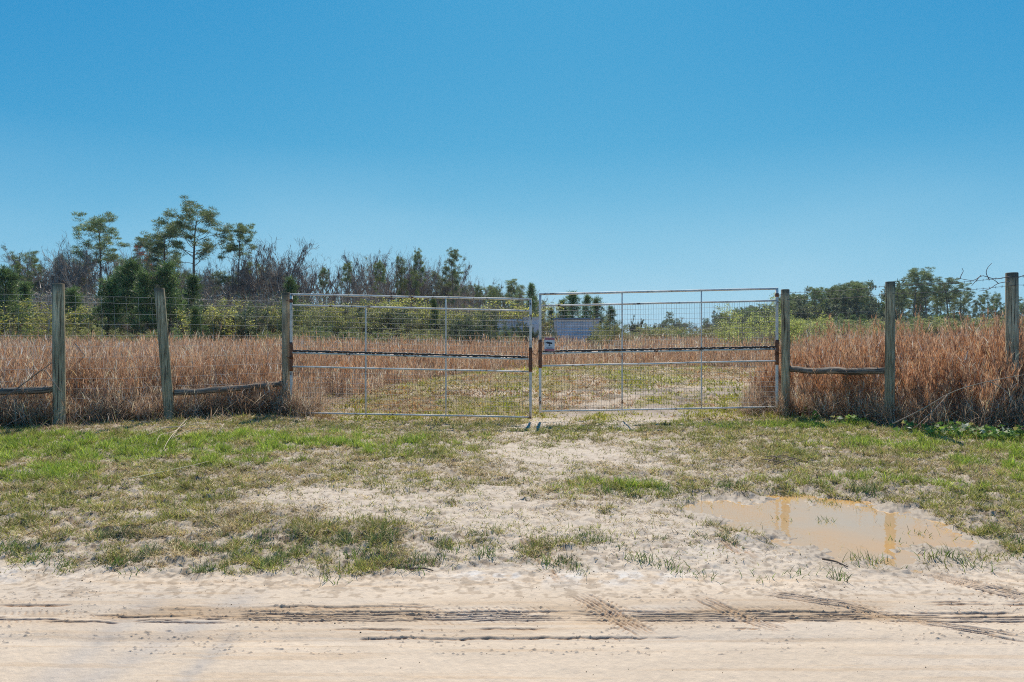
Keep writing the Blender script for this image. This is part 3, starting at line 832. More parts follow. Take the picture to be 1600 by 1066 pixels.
BARKP = (.19, .145, .115); BARKG = (.37, .30, .235)
PINEC = [(.17, .23, .08), (.23, .29, .10), (.10, .14, .05), (.36, .40, .15)]
def t_pine(seed, H_=18, crown=.45, spread=4.2, nb=26, flat=.55, low=0, asym=0, per=30):
    global rng; rng = np.random.default_rng(seed)
    P = paths(np.zeros((1, 3)), np.array([[.03 * rng.normal(), .03 * rng.normal(), 1]]), np.array([H_ * .95]), 10, .045, .05)
    R = np.linspace(.26, .06, 10)[None] * H_ / 18
    t0 = 1 - crown
    t = np.linspace(t0, .985, nb) + rng.uniform(-.02, .02, nb)
    prof = np.sqrt(np.clip(1 - ((t - (t0 + crown * .5)) / (crown * .62))**2, .08, 1))
    az = np.arange(nb) * 2.4 + rng.uniform(-.5, .5, nb)
    ang = np.interp(t, [t0, 1], [1.35, .95])
    lf = lambda tt, n: spread * prof * rng.uniform(.6, 1.15, n)
    P1, R1 = spawn(P, R, nb, t, ang, 0, lf, 7, .16, .12, .42, .3, az)
    if low:
        tl = rng.uniform(t0 - .22, t0, low)
        Pl, Rl = spawn(P, R, low, tl, np.full(low, 1.4), 0, lambda tt, n: spread * rng.uniform(.9, 1.35, n), 7, .2, .03, .35, .3, rng.uniform(-.6, .6, low) if asym else rng.uniform(0, 6.28, low))
        P1 = np.concatenate([P1, Pl]); R1 = np.concatenate([R1, Rl])
    P2, R2 = spawn(P1, R1, len(P1) * 5, (.35, 1.0), .3, 1.1, lambda tt, n: rng.uniform(.6, 1.7, n) * H_ / 18, 4, .15, .18, .5, .4)
    tr = Acc(); tubes(tr, P, R, np.array(BARKP), 7); tubes(tr, P1, R1, np.array(BARKP) * .9, 5)
    tubes(tr, P2, R2, np.array(BARKP) * .8, 3)
    cr = Acc(); cen = np.concatenate([P2[:, -1], P1[:, -1]])
    clumps(cr, cen, int(per * 3.2), .52 * H_ / 18, .32, .055, PINEC, [3, 3, 2, 1.2], flat, .35)
    return tr.mesh('pine_trunk', M_BARK), cr.mesh('pine_crown', M_PINE), H_
def t_young(seed, H_=8, spread=2.3):
    global rng; rng = np.random.default_rng(seed)
    P = paths(np.zeros((1, 3)), np.array([[0, 0, 1.]]), np.array([H_]), 8, .02, .05)
    R = np.linspace(.11, .02, 8)[None]
    nb = 36; t = np.linspace(.16, .97, nb)
    ln = spread * rng.uniform(.6, 1.25, nb) * (1 - t * .82) * np.interp(t, [0, .2, 1], [.75, 1, 1])
    P1, R1 = spawn(P, R, nb, t, np.interp(t, [0, 1], [1.35, .6]), 0, lambda tt, n: ln * rng.uniform(.75, 1.2, n), 6, .08, .16, .4, .3, np.arange(nb) * 2.4)
    P2, R2 = spawn(P1, R1, nb * 4, (.3, 1), .3, .9, lambda tt, n: rng.uniform(.3, .8, n), 3, .1, .25, .5, .4)
    tr = Acc(); tubes(tr, P, R, np.array(BARKP), 6); tubes(tr, P1, R1, np.array(BARKP), 4)
    cr = Acc()
    cen = np.concatenate([P2[:, -1], P2[:, 1], P1[:, -1], P1[:, 3], P[0, -2:]])
    clumps(cr, cen, 15, .30, .42, .045, [(.10, .17, .055), (.17, .26, .08), (.05, .085, .03), (.34, .43, .15)], [3, 3, 2, 1], 1.0, .9)
    return tr.mesh('young_pine_trunk', M_BARK), cr.mesh('young_pine_crown', M_PINE), H_ * 1.03
def t_bare(seed, H_=15, forks=8, a0=.25, a1=.75, moss=0, red=0, green=0, lowt=.3, col=BARKG):
    global rng; rng = np.random.default_rng(seed)
    P = paths(np.zeros((1, 3)), np.array([[.12 * rng.normal(), .12 * rng.normal(), 1]]), np.array([H_ * .62]), 8, .10, .06)
    R = np.linspace(.34, .16, 8)[None] * H_ / 15
    P1, R1 = spawn(P, R, forks, np.linspace(lowt, 1, forks), a0, a1, lambda t, n: H_ * rng.uniform(.30, .45, n), 7, .14, .10, .62, .3)
    P2, R2 = spawn(P1, R1, forks * 6, (.25, 1), .3, .9, lambda t, n: H_ * rng.uniform(.10, .22, n), 6, .16, .08, .6, .3)
    P3, R3 = spawn(P2, R2, forks * 26, (.2, 1), .3, .9, lambda t, n: H_ * rng.uniform(.05, .11, n), 4, .18, .08, .6, .4)
    P4, R4 = spawn(P3, R3, forks * 42, (.2, 1), .3, .9, lambda t, n: H_ * rng.uniform(.025, .06, n), 3, .15, .10, .7, .5)
    c = np.array(col)
    tr = Acc(); tubes(tr, P, R, c, 7); tubes(tr, P1, R1, c * .95, 5); tubes(tr, P2, R2, c * .9, 4)
    cr = Acc(); tubes(cr, P3, np.maximum(R3, .014), c * .85, 3, False); tubes(cr, P4, np.maximum(R4, .011), c * .85, 3, False)
    if moss:
        cen = np.concatenate([ends(P2, moss, .2), ends(P1, moss, .2)])
        n = len(cen) * 12; cc = np.repeat(cen, 12, 0) + rng.normal(size=(n, 3)) * .16
        tris_dir(cr, cc, np.array([0, 0, -1.]) + .12 * rng.normal(size=(n, 3)), rng.uniform(.3, 1.0, n), rng.uniform(.05, .11, n), colmix(n, [(.24, .20, .17), (.17, .14, .12)], [1, 1]))
    if red: clumps(cr, ends(P3, red, .3), 14, .35, .16, .10, [(.42, .10, .07), (.34, .09, .08), (.30, .14, .08)], [2, 1, 1])
    if green: clumps(cr, ends(P3, green, .3), 14, .4, .18, .11, [(.14, .17, .06), (.20, .22, .07)], [2, 1])
    return tr.mesh('bare_trunk', M_BARK), cr.mesh('bare_crown', M_TWIG if not (red or green) else M_LEAF), H_
def t_shrub(seed, H_=4, spread=2.0, table=None, probs=None, ncl=260, per=12, lsz=.13, stems=9, fill=.3, bark=BARKG, flat=.9):
    global rng; rng = np.random.default_rng(seed)
    s = np.zeros((stems, 3)); s[:, :2] = rng.normal(size=(stems, 2)) * .25 * spread
    d = np.stack([rng.normal(size=stems) * .33 * spread / 2, rng.normal(size=stems) * .33 * spread / 2, np.ones(stems)], 1)
    P = paths(s, d, H_ * rng.uniform(.6, .95, stems), 6, .12, .05)
    R = np.full((stems, 1), .035 * H_ / 4) * np.linspace(1, .35, 6)[None]
    P1, R1 = spawn(P, R, stems * 7, (.15, 1), .3, .95, lambda t, n: spread * rng.uniform(.3, .75, n), 5, .15, .08, .6, .4)
    P2, R2 = spawn(P1, R1, stems * 26, (.2, 1), .3, .9, lambda t, n: spread * rng.uniform(.12, .35, n), 3, .15, .12, .6, .4)
    tr = Acc(); tubes(tr, P, R, np.array(bark), 4); tubes(tr, P1, R1, np.array(bark) * .9, 3, False); tubes(tr, P2, np.maximum(R2, .008), np.array(bark) * .9, 3, False)
    cr = Acc()
    if ncl:
        cen = np.concatenate([ends(P2, int(ncl * .75), .2), ends(P1, int(ncl * .25), .2)])
        clumps(cr, cen, per, .24 * H_ / 4, lsz, lsz * .6, table, probs, flat, .3)
    else:
        P3, R3 = spawn(P2, R2, stems * 60, (.2, 1), .3, .9, lambda t, n: spread * rng.uniform(.08, .2, n), 3, .15, .1, .7, .5)
        tubes(cr, P3, np.maximum(R3, .007), np.array(bark) * .9, 3, False)
    zt = max(P[:, -1, 2].max(), P1[:, -1, 2].max(), P2[:, -1, 2].max())
    return tr.mesh('shrub_stems', M_BARK), cr.mesh('shrub_foliage', M_LEAF if ncl else M_TWIG), zt + .1

YG = [(.40, .41, .09), (.50, .49, .11), (.28, .29, .08), (.60, .56, .15)]
OL = [(.29, .31, .10), (.37, .38, .13), (.20, .22, .08), (.45, .43, .17)]
DG = [(.10, .135, .07), (.14, .18, .085), (.07, .095, .055), (.22, .25, .13)]
GR = [(.17, .27, .07), (.25, .34, .09), (.12, .19, .055)]
LG = [(.42, .46, .13), (.54, .58, .17), (.30, .34, .11)]
print('templates')
T = {}
T['pine'] = [t_pine(1, 18, .34, 3.7, 24, .55, 1), t_pine(2, 19, .34, 4.0, 28, .55, 4, 1), t_pine(3, 18, .22, 3.2, 18, .5, 3), t_pine(4, 18, .46, 3.0, 24, .6, 3),
             t_pine(5, 16, .5, 2.6, 26, .7, 0), t_pine(6, 18, .62, 4.4, 30, .55, 2)]
T['young'] = [t_young(11), t_young(12, 8, 2.7), t_young(13, 9, 2.1)]
T['bare'] = [t_bare(21), t_bare(22, 15, 7, .3, .9, 26), t_bare(23, 16, 9, .2, .55, 14), t_bare(24, 14, 8, .35, 1.0, 30), t_bare(25, 15, 6, .2, .6), t_bare(26, 15, 10, .25, .7, 40, col=(.17, .14, .125))]
T['maple'] = [t_bare(31, 15, 9, .25, .7, 0, 130)]
T['budding'] = [t_bare(32, 14, 8, .3, .8, 0, 0, 110), t_bare(33, 14, 9, .3, .8, 0, 0, 190)]
T['yellow'] = [t_shrub(41, 4.5, 2.4, YG, [3, 2, 2, 1], 330), t_shrub(42, 4.5, 2.8, YG, [2, 3, 2, 2], 260)]
T['olive'] = [t_shrub(43, 4.5, 2.6, OL, [3, 2, 2, 1], 360), t_shrub(44, 4.2, 2.8, OL, [3, 2, 2, 1], 300)]
T['dark'] = [t_shrub(45, 4.2, 2.6, DG, [3, 2, 2, 1], 620, 14), t_shrub(46, 4.0, 2.8, DG, [3, 2, 2, 1], 700, 14)]
T['green'] = [t_shrub(47, 2.6, 2.0, GR, [3, 2, 1], 420, 18, .085), t_shrub(48, 2.6, 2.2, OL, [3, 2, 1, 1], 420, 18, .085)]
T['twiggy'] = [t_shrub(49, 4.5, 2.6, None, None, 0), t_shrub(50, 4.5, 2.6, None, None, 0, bark=(.22, .17, .14))]
T['willow'] = [t_shrub(51, 4.2, 2.6, LG, [3, 2, 1], 800, 16, .085, 14)]
T['oak'] = [t_shrub(52, 9, 7, DG, [3, 3, 2, 2], 900, 16, .38, 9, bark=BARKP), t_shrub(53, 9, 6, [(.13, .16, .09), (.17, .20, .11), (.10, .12, .075), (.22, .24, .14)], [3, 2, 2, 1], 800, 16, .38, 9, bark=BARKP)]
NAMES = {'pine': ('pine_tree', 'pine tree', 'trunk', 'crown'), 'young': ('young_pine_tree', 'young pine', 'trunk', 'crown'), 'bare': ('bare_tree', 'bare tree', 'trunk', 'twig_crown'),
         'maple': ('red_maple_tree', 'tree', 'trunk', 'crown'), 'budding': ('budding_tree', 'tree', 'trunk', 'crown'), 'yellow': ('yellow_green_shrub', 'shrub', 'stems', 'foliage'),
         'olive': ('olive_shrub', 'shrub', 'stems', 'foliage'), 'dark': ('dark_evergreen_shrub', 'shrub', 'stems', 'foliage'), 'green': ('green_bush', 'bush', 'stems', 'foliage'),
         'twiggy': ('leafless_shrub', 'shrub', 'stems', 'twigs'), 'willow': ('willow_shrub', 'shrub', 'stems', 'foliage'), 'oak': ('oak_tree', 'tree', 'trunk', 'crown')}
KINDOF = {v[0]: k for k, v in NAMES.items()}
rng = np.random.default_rng(77)
HT = {}
def plant(kind, var, px, top, d, label, group=None, wide=1.0, rz=None):
    tr, cr, h0 = T[kind][var % len(T[kind])]
    key = cr.name
    if key not in HT:
        z_ = np.empty(len(cr.vertices) * 3, np.float32); cr.vertices.foreach_get('co', z_); HT[key] = float(np.percentile(z_[2::3], 99.6))
    h0 = HT[key]
    nm, cat, pa, pb = NAMES[kind]
    x = wx(px, d); z0 = float(Hat(np.array([x]), np.array([float(d)]))[0]) - .05
    hh = wz(top, d) - z0
    s = hh / h0
    e = empty(nm, (x, d, z0), rng.uniform(0, 6.28) if rz is None else rz)
    e.scale = (s * wide, s * wide, s)
    setp(e, label, cat, group)
    link(pa, tr, e); link(pb, cr, e)
    return e
def zone(px):
    for lim, s in ((82, 'left of the leftmost fence post'), (250, 'between the two leftmost fence posts'), (440, "between leaning post and left gate"),
                   (582, "behind the left gate's first panel"), (706, "behind the left gate's middle panel"), (838, "behind the left gate's last panel"),
                   (963, "behind the right gate's first panel"), (1088, "behind the right gate's middle panel"), (1216, "behind the right gate's last panel"),
                   (1384, 'between right gate and next post'), (1574, 'between the two rightmost posts')):
        if px < lim: return s
    return 'right of the rightmost fence post'
MASS = {}
def mass(kind, var, px, top, d, noun, wide=1.0):
    e = plant(kind, var, px, top, d, None, None, wide)
    MASS.setdefault((noun, zone(px)), []).append((px, e))
ORD = 'first second third fourth fifth sixth seventh eighth ninth tenth eleventh twelfth thirteenth fourteenth fifteenth sixteenth seventeenth eighteenth nineteenth twentieth'.split()
ORD += ['twenty-' + q for q in ORD[:9]] + ['thirtieth'] + ['thirty-' + q for q in ORD[:9]] + ['fortieth'] + ['forty-' + q for q in ORD[:9]]
def label_masses():
    for (noun, zn), L in MASS.items():
        L.sort(key=lambda t: t[0])
        for i, (px, e) in enumerate(L):
            if len(L) == 1: lb = noun + ' ' + zn
            elif i == 0: lb = 'leftmost ' + noun + ' ' + zn
            elif i == len(L) - 1: lb = 'rightmost ' + noun + ' ' + zn
            else: lb = ORD[i] + ' ' + noun + ' from the left ' + zn
            setp(e, lb, NAMES[KINDOF[e.name.split('.')[0]]][1], noun + 's ' + zn)

# featured trees ------------------------------------------------------------
plant('pine', 0, 155, 337, 96, 'tall round-crowned pine rising above the leftmost fence post, left of the red maple', wide=1.05, rz=0)
plant('pine', 1, 303, 320, 92, 'tallest pine of all, wide crown with long low limbs on its right', wide=1.15, rz=.2)
plant('pine', 2, 380, 349, 95, 'pine with a small flat crown on a long bare trunk, right of the tallest pine', wide=.9)
plant('pine', 3, 262, 345, 100, 'open-crowned pine close against the left side of the tallest pine', wide=1.1)
plant('pine', 5, 50, 392, 88, 'spreading olive pine near the left edge, left of the leftmost fence post', wide=.9)
plant('pine', 0, 222, 366, 118, 'pine half hidden behind the red maple top', wide=.95)
plant('maple', 0, 214, 376, 100, 'red-budded maple top between the two tall pines above the left fence', wide=.8)
plant('maple', 0, 238, 420, 92, 'small red-tinged tree below the red maple, beside the dark young pines', wide=.6)
plant('pine', 3, 650, 390, 135, 'narrow olive pine above the left gate, near its middle panel', wide=.55)
plant('pine', 4, 628, 402, 140, 'thin sparse pine just left of the narrow olive pine above the left gate', wide=.6)
plant('pine', 3, 711, 389, 130, 'dark pine standing alone with a dense top above the left gate', wide=.75)
plant('pine', 4, 809, 436, 190, 'small distant pine just left of where the two gates meet', wide=1.2)
plant('young', 2, 832, 443, 110, 'narrow pine tip directly behind the meeting stiles of the gates', wide=1.1)
plant('bare', 0, 75, 368, 88, 'big bare branching tree rising left of the leftmost fence post', wide=1.0)
plant('bare', 1, 130, 372, 92, 'dark bare mossy tree right of the leftmost fence post', wide=1.0)
plant('bare', 3, 120, 395, 84, 'short bare tree directly behind the leftmost fence post top', wide=.8)
plant('bare', 5, 465, 374, 92, 'large dark bare tree spreading above the left gate post', wide=1.35)
plant('bare', 3, 432, 372, 96, 'bare tree with upright limbs just left of the left gate post', wide=.9)
plant('bare', 3, 330, 420, 84, 'crooked bare tree right of the tallest pine trunk', wide=1.0)
plant('bare', 1, 310, 415, 80, 'bare leaning tree beneath the tallest pine', wide=.8)
# dark young pines
for i, (px, top, d, lb) in enumerate([
        (168, 432, 58, 'dark young pine, left one of the dense clump between the left fence posts'),
        (208, 404, 60, 'tallest dark young pine in the clump between the left fence posts'),
        (186, 415, 66, 'dark young pine at the back of the clump between the left fence posts'),
        (232, 422, 57, 'dark young pine just left of the leaning fence post'),
        (268, 408, 58, 'dark young pine behind the top of the leaning fence post'),
        (292, 428, 62, 'dark young pine just right of the leaning fence post'),
        (118, 448, 56, 'bright green young pine right of the leftmost fence post'),
        (5, 415, 55, 'young pine cut by the left edge of the photo'),
        (30, 440, 58, 'young pine second from the left edge of the photo'),
        (308, 478, 52, 'low young pine right of the leaning fence post'),
        (452, 432, 62, 'bright green young pine top behind the left gate post'),
        (681, 466, 70, 'small young pine tip showing among the yellow shrubs behind the left gate'),
        (882, 467, 84, 'young pine at the left of the group behind the blue metal shed'),
        (895, 455, 88, 'tallest young pine behind the blue metal shed'),
        (917, 461, 86, 'young pine above the middle of the blue metal shed'),
        (935, 464, 88, 'young pine above the right end of the blue metal shed'),
        (952, 478, 84, 'young pine at the right of the group behind the blue metal shed'),
        (860, 480, 86, 'young pine behind the gap between the two blue sheds'),
        (845, 490, 84, 'dark young pine directly right of the meeting stiles')]):
    plant('young', i, px, top, d, lb, wide=1.4 if px < 330 else (1.0 if px < 800 else 1.35))
# masses --------------------------------------------------------------------
def skyline(px):
    return np.interp(px, [0, 60, 130, 200, 330, 430, 500, 520, 600, 660, 720, 760, 840], [440, 400, 390, 400, 425, 392, 400, 408, 398, 402, 425, 436, 452])
for i in range(135):
    px = U(-60, 835); d = np.interp(px, [0, 500, 835], [95, 112, 185]) * U(.88, 1.2)
    top = skyline(px) - 14 + abs(rng.normal(0, 16)) + (0 if 490 < px < 650 else 6)
    k = 'bare' if rng.random() < (.93 if px > 330 else .75) else 'budding'
    mass(k, int(rng.integers(0, 6)), px, top, d, 'bare grey tree' if k == 'bare' else 'budding tree', U(.75, 1.1))
for i in range(34):
    px = U(30, 430); mass('bare', int(rng.integers(0, 6)), px, skyline(px) + U(-22, 14), U(84, 108), 'bare grey tree', U(.7, 1.0))
for i in range(12):
    px = (20, 100, 185, 285, 345, 410, 505, 548, 590, 680, 742, 770)[i] + U(-6, 6)
    mass('pine', 2, px, skyline(px) + U(2, 20), U(105, 130) if px < 600 else U(140, 165), 'slender pine', U(.45, .7))
for i in range(26):
    px = U(700, 850); d = U(170, 230)
    mass('pine', int(rng.integers(0, 6)), px, np.interp(px, [700, 850], [440, 462]) + U(-6, 14), d, 'small distant pine', U(.7, .95))
# shrubs at the wood's edge
SH = []
for i in range(44):
    px = U(-40, 445); SH.append((['olive', 'twiggy', 'twiggy', 'budding', 'twiggy', 'dark'][i % 6] if i % 14 else 'yellow', px, U(462, 500), U(54, 76)))
for i in range(60):
    px = U(455, 840); SH.append((['yellow', 'olive', 'twiggy', 'olive', 'twiggy', 'yellow', 'dark'][i % 7], px, np.interp(px, [455, 600, 700, 840], [474, 470, 478, 476]) + U(0, 24), np.interp(px, [455, 840], [66, 84]) * U(.9, 1.1)))
for i in range(34):
    px = U(-30, 835); SH.append(('green' if i % 3 else 'olive', px, U(507, 522), U(48, 58)))
SHN = {'olive': 'olive shrub', 'twiggy': 'leafless grey shrub', 'yellow': 'yellow-green shrub', 'green': 'low green bush', 'dark': 'dark evergreen bush', 'budding': 'low budding tree'}
for k, px, top, d in SH:
    mass(k, int(rng.integers(0, 2)), px, top, d, SHN[k], U(1.1, 1.6) if k != 'budding' else .8)
for px, top, d, lb in [(600, 463, 74, 'brightest yellow shrub just right of the first upright of the left gate'), (655, 470, 72, 'yellow-topped shrub in the middle panel of the left gate'),
                       (75, 470, 50, 'yellow-green shrub left of the leftmost fence post'), (355, 480, 56, 'yellow-leaved shrub between the leaning post and the left gate'),
                       (800, 468, 78, 'yellow-green shrub above the long blue shed')]:
    plant('yellow', 1, px, top, d, lb, wide=1.6)
for px, top, d, wd, lb in [(762, 484, 50, 1.2, 'dark round evergreen shrub in front of the long blue shed'), (740, 496, 47, 1.1, 'dark shrub left of the long blue shed'), (818, 508, 50, .9, 'dark shrub before the left side of the pale blue cabin'),
                       (955, 494, 52, 1.0, 'dark evergreen shrub at the right end of the blue metal shed'), (940, 508, 46, .8, 'small shrub before the right corner of the blue metal shed'), (850, 522, 48, .5, 'tiny green shrub behind the warning sign'), (792, 506, 52, .8, 'dark shrub hiding the middle of the long blue shed'), (806, 500, 56, .8, 'dark shrub hiding the right end of the long blue shed'), (868, 516, 52, .6, 'low shrub at the left foot of the blue metal shed'), (925, 520, 50, .7, 'low shrub at the right foot of the blue metal shed')]:
    plant('dark' if px < 930 else 'olive', 0, px, top, d, lb, wide=wd)
# willow-like shrub right of the right gate
plant('willow', 0, 1195, 464, 42, 'loose pale green willow shrub behind the right end of the right gate', wide=1.4)
plant('willow', 0, 1238, 478, 44, 'pale green willow shrub just right of the right gate post', wide=1.0)
plant('willow', 0, 1150, 496, 48, 'smaller pale green willow shrub left of the big one, behind the right gate', wide=.9)
plant('twiggy', 0, 1178, 500, 36, 'reddish leafless shrub in front of the willow behind the right gate', wide=.8)
# far tree line behind the right gate
for i in range(80):
    px = U(960, 1200); d = U(330, 430)
    top = np.interp(px, [960, 1000, 1020, 1050, 1085, 1120, 1180, 1200], [497, 500, 505, 492, 500, 490, 474, 470]) + U(0, 12)
    k = rng.choice(['pine', 'oak', 'bare', 'budding'], p=[.45, .25, .2, .1])
    mass(k, int(rng.integers(0, 6)), px, top, d, {'pine': 'far pine', 'oak': 'far rounded tree', 'bare': 'far bare tree', 'budding': 'far thinly leaved tree'}[k], U(.8, 1.2))
plant('oak', 1, 993, 494, 200, 'pale green rounded far tree just right of the right gate first upright', wide=.55)
plant('pine', 0, 1046, 487, 330, 'tallest far pine seen through the middle panel of the right gate', wide=1.0)
# right-hand pine group
for i in range(46):
    px = U(1120, 1384); d = U(185, 240)
    top = np.interp(px, [1120, 1180, 1210, 1275, 1310, 1345, 1365, 1384], [490, 476, 468, 449, 442, 438, 452, 460]) + abs(rng.normal(0, 8))
    k = 'pine' if rng.random() < .85 else 'oak'
    mass(k, int(rng.integers(0, 6)), px, top, d, 'grove pine' if k == 'pine' else 'grove oak', U(.9, 1.2))
for i in range(18):
    px = U(1390, 1640); mass('pine', int(rng.integers(0, 6)), px, np.interp(px, [1390, 1430, 1500, 1560, 1640], [452, 440, 446, 466, 470]) + abs(rng.normal(0, 10)), U(190, 230), 'grove pine', U(.9, 1.25))
for px, top, d, v, wd, lb in [(1274, 451, 190, 0, .85, 'leftmost tall pine of the far right grove, rounded top'), (1337, 443, 190, 0, 1.0, 'broad pine between the right gate and the next fence post'), (1318, 447, 195, 3, .9, 'second broad pine between the right gate and the next fence post'),
                       (1405, 446, 185, 3, .9, 'pine just right of the second post from the right'), (1427, 421, 185, 0, 1.0, 'tallest pine of the far right grove'), (1450, 428, 188, 0, .9, 'pine right beside the tallest of the far right grove'),
                       (1485, 435, 190, 0, 1.15, 'wide-crowned pine third from the tallest of the far right grove'), (1505, 446, 195, 5, 1.0, 'pine on the sloping right shoulder of the far right grove'),
                       (1468, 445, 195, 3, .8, 'slender pine in the middle of the far right grove'), (1540, 458, 180, 5, .7, 'small pine with a tufted top left of the rightmost fence post'), (1556, 462, 210, 4, .8, 'thin pine close to the left side of the rightmost fence post'), (1592, 466, 190, 5, .9, 'pine at the right edge of the photo')]:
    plant('pine', v, px, top - 3, d, lb, wide=wd * 1.2)
for i in range(26):
    px = U(1395, 1680); d = U(150, 190)
    mass('oak', i, px, np.interp(px, [1480, 1520, 1570, 1680], [480, 478, 476, 476]) + U(0, 16), d, 'dark rounded oak', U(.6, .9))
for i in range(30):
    px = U(1240, 1500); d = U(150, 200)
    mass('young', i, px, U(490, 504), d, 'young pine under the grove', 1.5)
for i in range(70):
    px = U(960, 1680); d = U(85, 135)
    k = ['olive', 'green', 'olive', 'twiggy', 'green'][i % 5]
    mass(k, int(rng.integers(0, 2)), px, np.interp(px, [960, 1220, 1260, 1400, 1680], [514, 510, 502, 499, 494]) + U(-4, 7), d, {'olive': 'olive scrub bush', 'green': 'green scrub bush', 'twiggy': 'grey scrub bush'}[k], U(1.6, 2.6))
label_masses()

# thicket filling the wood
a = Acc()
n = 26000
px = rng.uniform(-80, 850, n); d = np.interp(px, [0, 500, 850], [80, 95, 150]) * rng.uniform(.85, 1.35, n)
x = (px - 800) / F * d; y = d
hh = rng.uniform(2.5, 7.5, n) * np.interp(px, [0, 500, 850], [.95, 1.0, 1.2])
c = colmix(n, [(.50, .39, .30), (.34, .26, .20), (.66, .55, .44), (.34, .34, .13)], [3, 3, 2, 1.6])
ribbons(a, np.stack([x, y, Hat(x, y)], 1), rng.uniform(0, 6.28, n), rng.uniform(0, .25, n), rng.uniform(-.1, .4, n), hh, rng.uniform(.03, .10, n), c, c, K=3)
n = 60000
px = rng.uniform(-80, 850, n); d = np.interp(px, [0, 500, 850], [78, 92, 145]) * rng.uniform(.85, 1.35, n)
b = np.stack([(px - 800) / F * d, d, rng.uniform(0, 1, n)**1.3 * 6.2], 1)
tris_dir(a, b, rng.normal(size=(n, 3)) + [0, 0, .4], rng.uniform(.4, 1.3, n), rng.uniform(.04, .09, n), colmix(n, [(.46, .36, .27), (.32, .25, .18), (.36, .37, .12), (.60, .48, .37)], [3, 3, 2, 2]))
setp(link('undergrowth', a.mesh('undergrowth', M_TWIG)), 'grey-brown tangle of thin stems filling the wood behind the left gate', 'undergrowth', kind='stuff')

# ------------------------------------------------------------------ fence
def mat_wood(name, c1, c2, streak=(4, 4, .35)):
    m, nt, out = mat_new(name)
    tc = N_(nt, 'ShaderNodeTexCoord'); mp = N_(nt, 'ShaderNodeMapping'); mp.inputs['Scale'].default_value = streak
    nt.links.new(tc.outputs['Object'], mp.inputs[0])
    no = N_(nt, 'ShaderNodeTexNoise', Scale=9.0, Detail=7.0, Roughness=.65); nt.links.new(mp.outputs[0], no.inputs['Vector'])
    n2 = N_(nt, 'ShaderNodeTexNoise', Scale=1.6, Detail=4.0); nt.links.new(tc.outputs['Object'], n2.inputs['Vector'])
    cr = N_(nt, 'ShaderNodeValToRGB'); cr.color_ramp.elements[0].position = .35; cr.color_ramp.elements[1].position = .68
    cr.color_ramp.elements[0].color = c1 + (1,); cr.color_ramp.elements[1].color = c2 + (1,)
    nt.links.new(no.outputs['Fac'], cr.inputs[0])
    mr = N_(nt, 'ShaderNodeMapRange'); mr.inputs['From Min'].default_value = .35; mr.inputs['From Max'].default_value = .65; mr.inputs['To Min'].default_value = .7; mr.inputs['To Max'].default_value = 1.2
    nt.links.new(n2.outputs['Fac'], mr.inputs['Value'])
    mu = N_(nt, 'ShaderNodeVectorMath', operation='SCALE'); nt.links.new(cr.outputs[0], mu.inputs[0]); nt.links.new(mr.outputs[0], mu.inputs['Scale'])
    p = N_(nt, 'ShaderNodeBsdfPrincipled', Roughness=.85); p.inputs['Specular IOR Level'].default_value = .25
    mp2 = N_(nt, 'ShaderNodeMapping'); mp2.inputs['Scale'].default_value = tuple(6 if q > 1 else .25 for q in streak)
    nt.links.new(tc.outputs['Object'], mp2.inputs[0])
    n3 = N_(nt, 'ShaderNodeTexNoise', Scale=7.0, Detail=3.0); nt.links.new(mp2.outputs[0], n3.inputs['Vector'])
    ck = N_(nt, 'ShaderNodeMapRange'); ck.inputs['From Min'].default_value = .34; ck.inputs['From Max'].default_value = .42; ck.inputs['To Min'].default_value = .9; ck.inputs['To Max'].default_value = 0
    nt.links.new(n3.outputs['Fac'], ck.inputs['Value'])
    sx = N_(nt, 'ShaderNodeSeparateXYZ'); nt.links.new(tc.outputs['Generated'], sx.inputs[0])
    tp_ = N_(nt, 'ShaderNodeMapRange'); tp_.inputs['From Min'].default_value = .93; tp_.inputs['From Max'].default_value = .99; tp_.inputs['To Max'].default_value = .75 if streak[2] < 1 else 0.0
    nt.links.new(sx.outputs[2], tp_.inputs['Value'])
    mxx = N_(nt, 'ShaderNodeMath', operation='MAXIMUM'); nt.links.new(ck.outputs[0], mxx.inputs[0]); nt.links.new(tp_.outputs[0], mxx.inputs[1])
    mc = N_(nt, 'ShaderNodeMix'); mc.data_type = 'RGBA'; mc.inputs['B'].default_value = (.07, .05, .035, 1)
    nt.links.new(mxx.outputs[0], mc.inputs['Factor']); nt.links.new(mu.outputs[0], mc.inputs['A'])
    nt.links.new(mc.outputs['Result'], p.inputs['Base Color'])
    bp = N_(nt, 'ShaderNodeBump', Strength=.8, Distance=.008); nt.links.new(no.outputs['Fac'], bp.inputs['Height']); nt.links.new(bp.outputs[0], p.inputs['Normal'])
    nt.links.new(p.outputs[0], out.inputs[0]); return m
M_POST = mat_wood('treated_post', (.24, .19, .105), (.66, .56, .36))
M_POST2 = mat_wood('grey_post', (.26, .19, .11), (.66, .53, .35))
M_RAIL = mat_wood('weathered_rail', (.035, .025, .02), (.42, .33, .25), (.35, 4, 4))
M_WIRE = mat_attr('wire', .7, metal=0.0, spec=.3)
rng = np.random.default_rng(5)
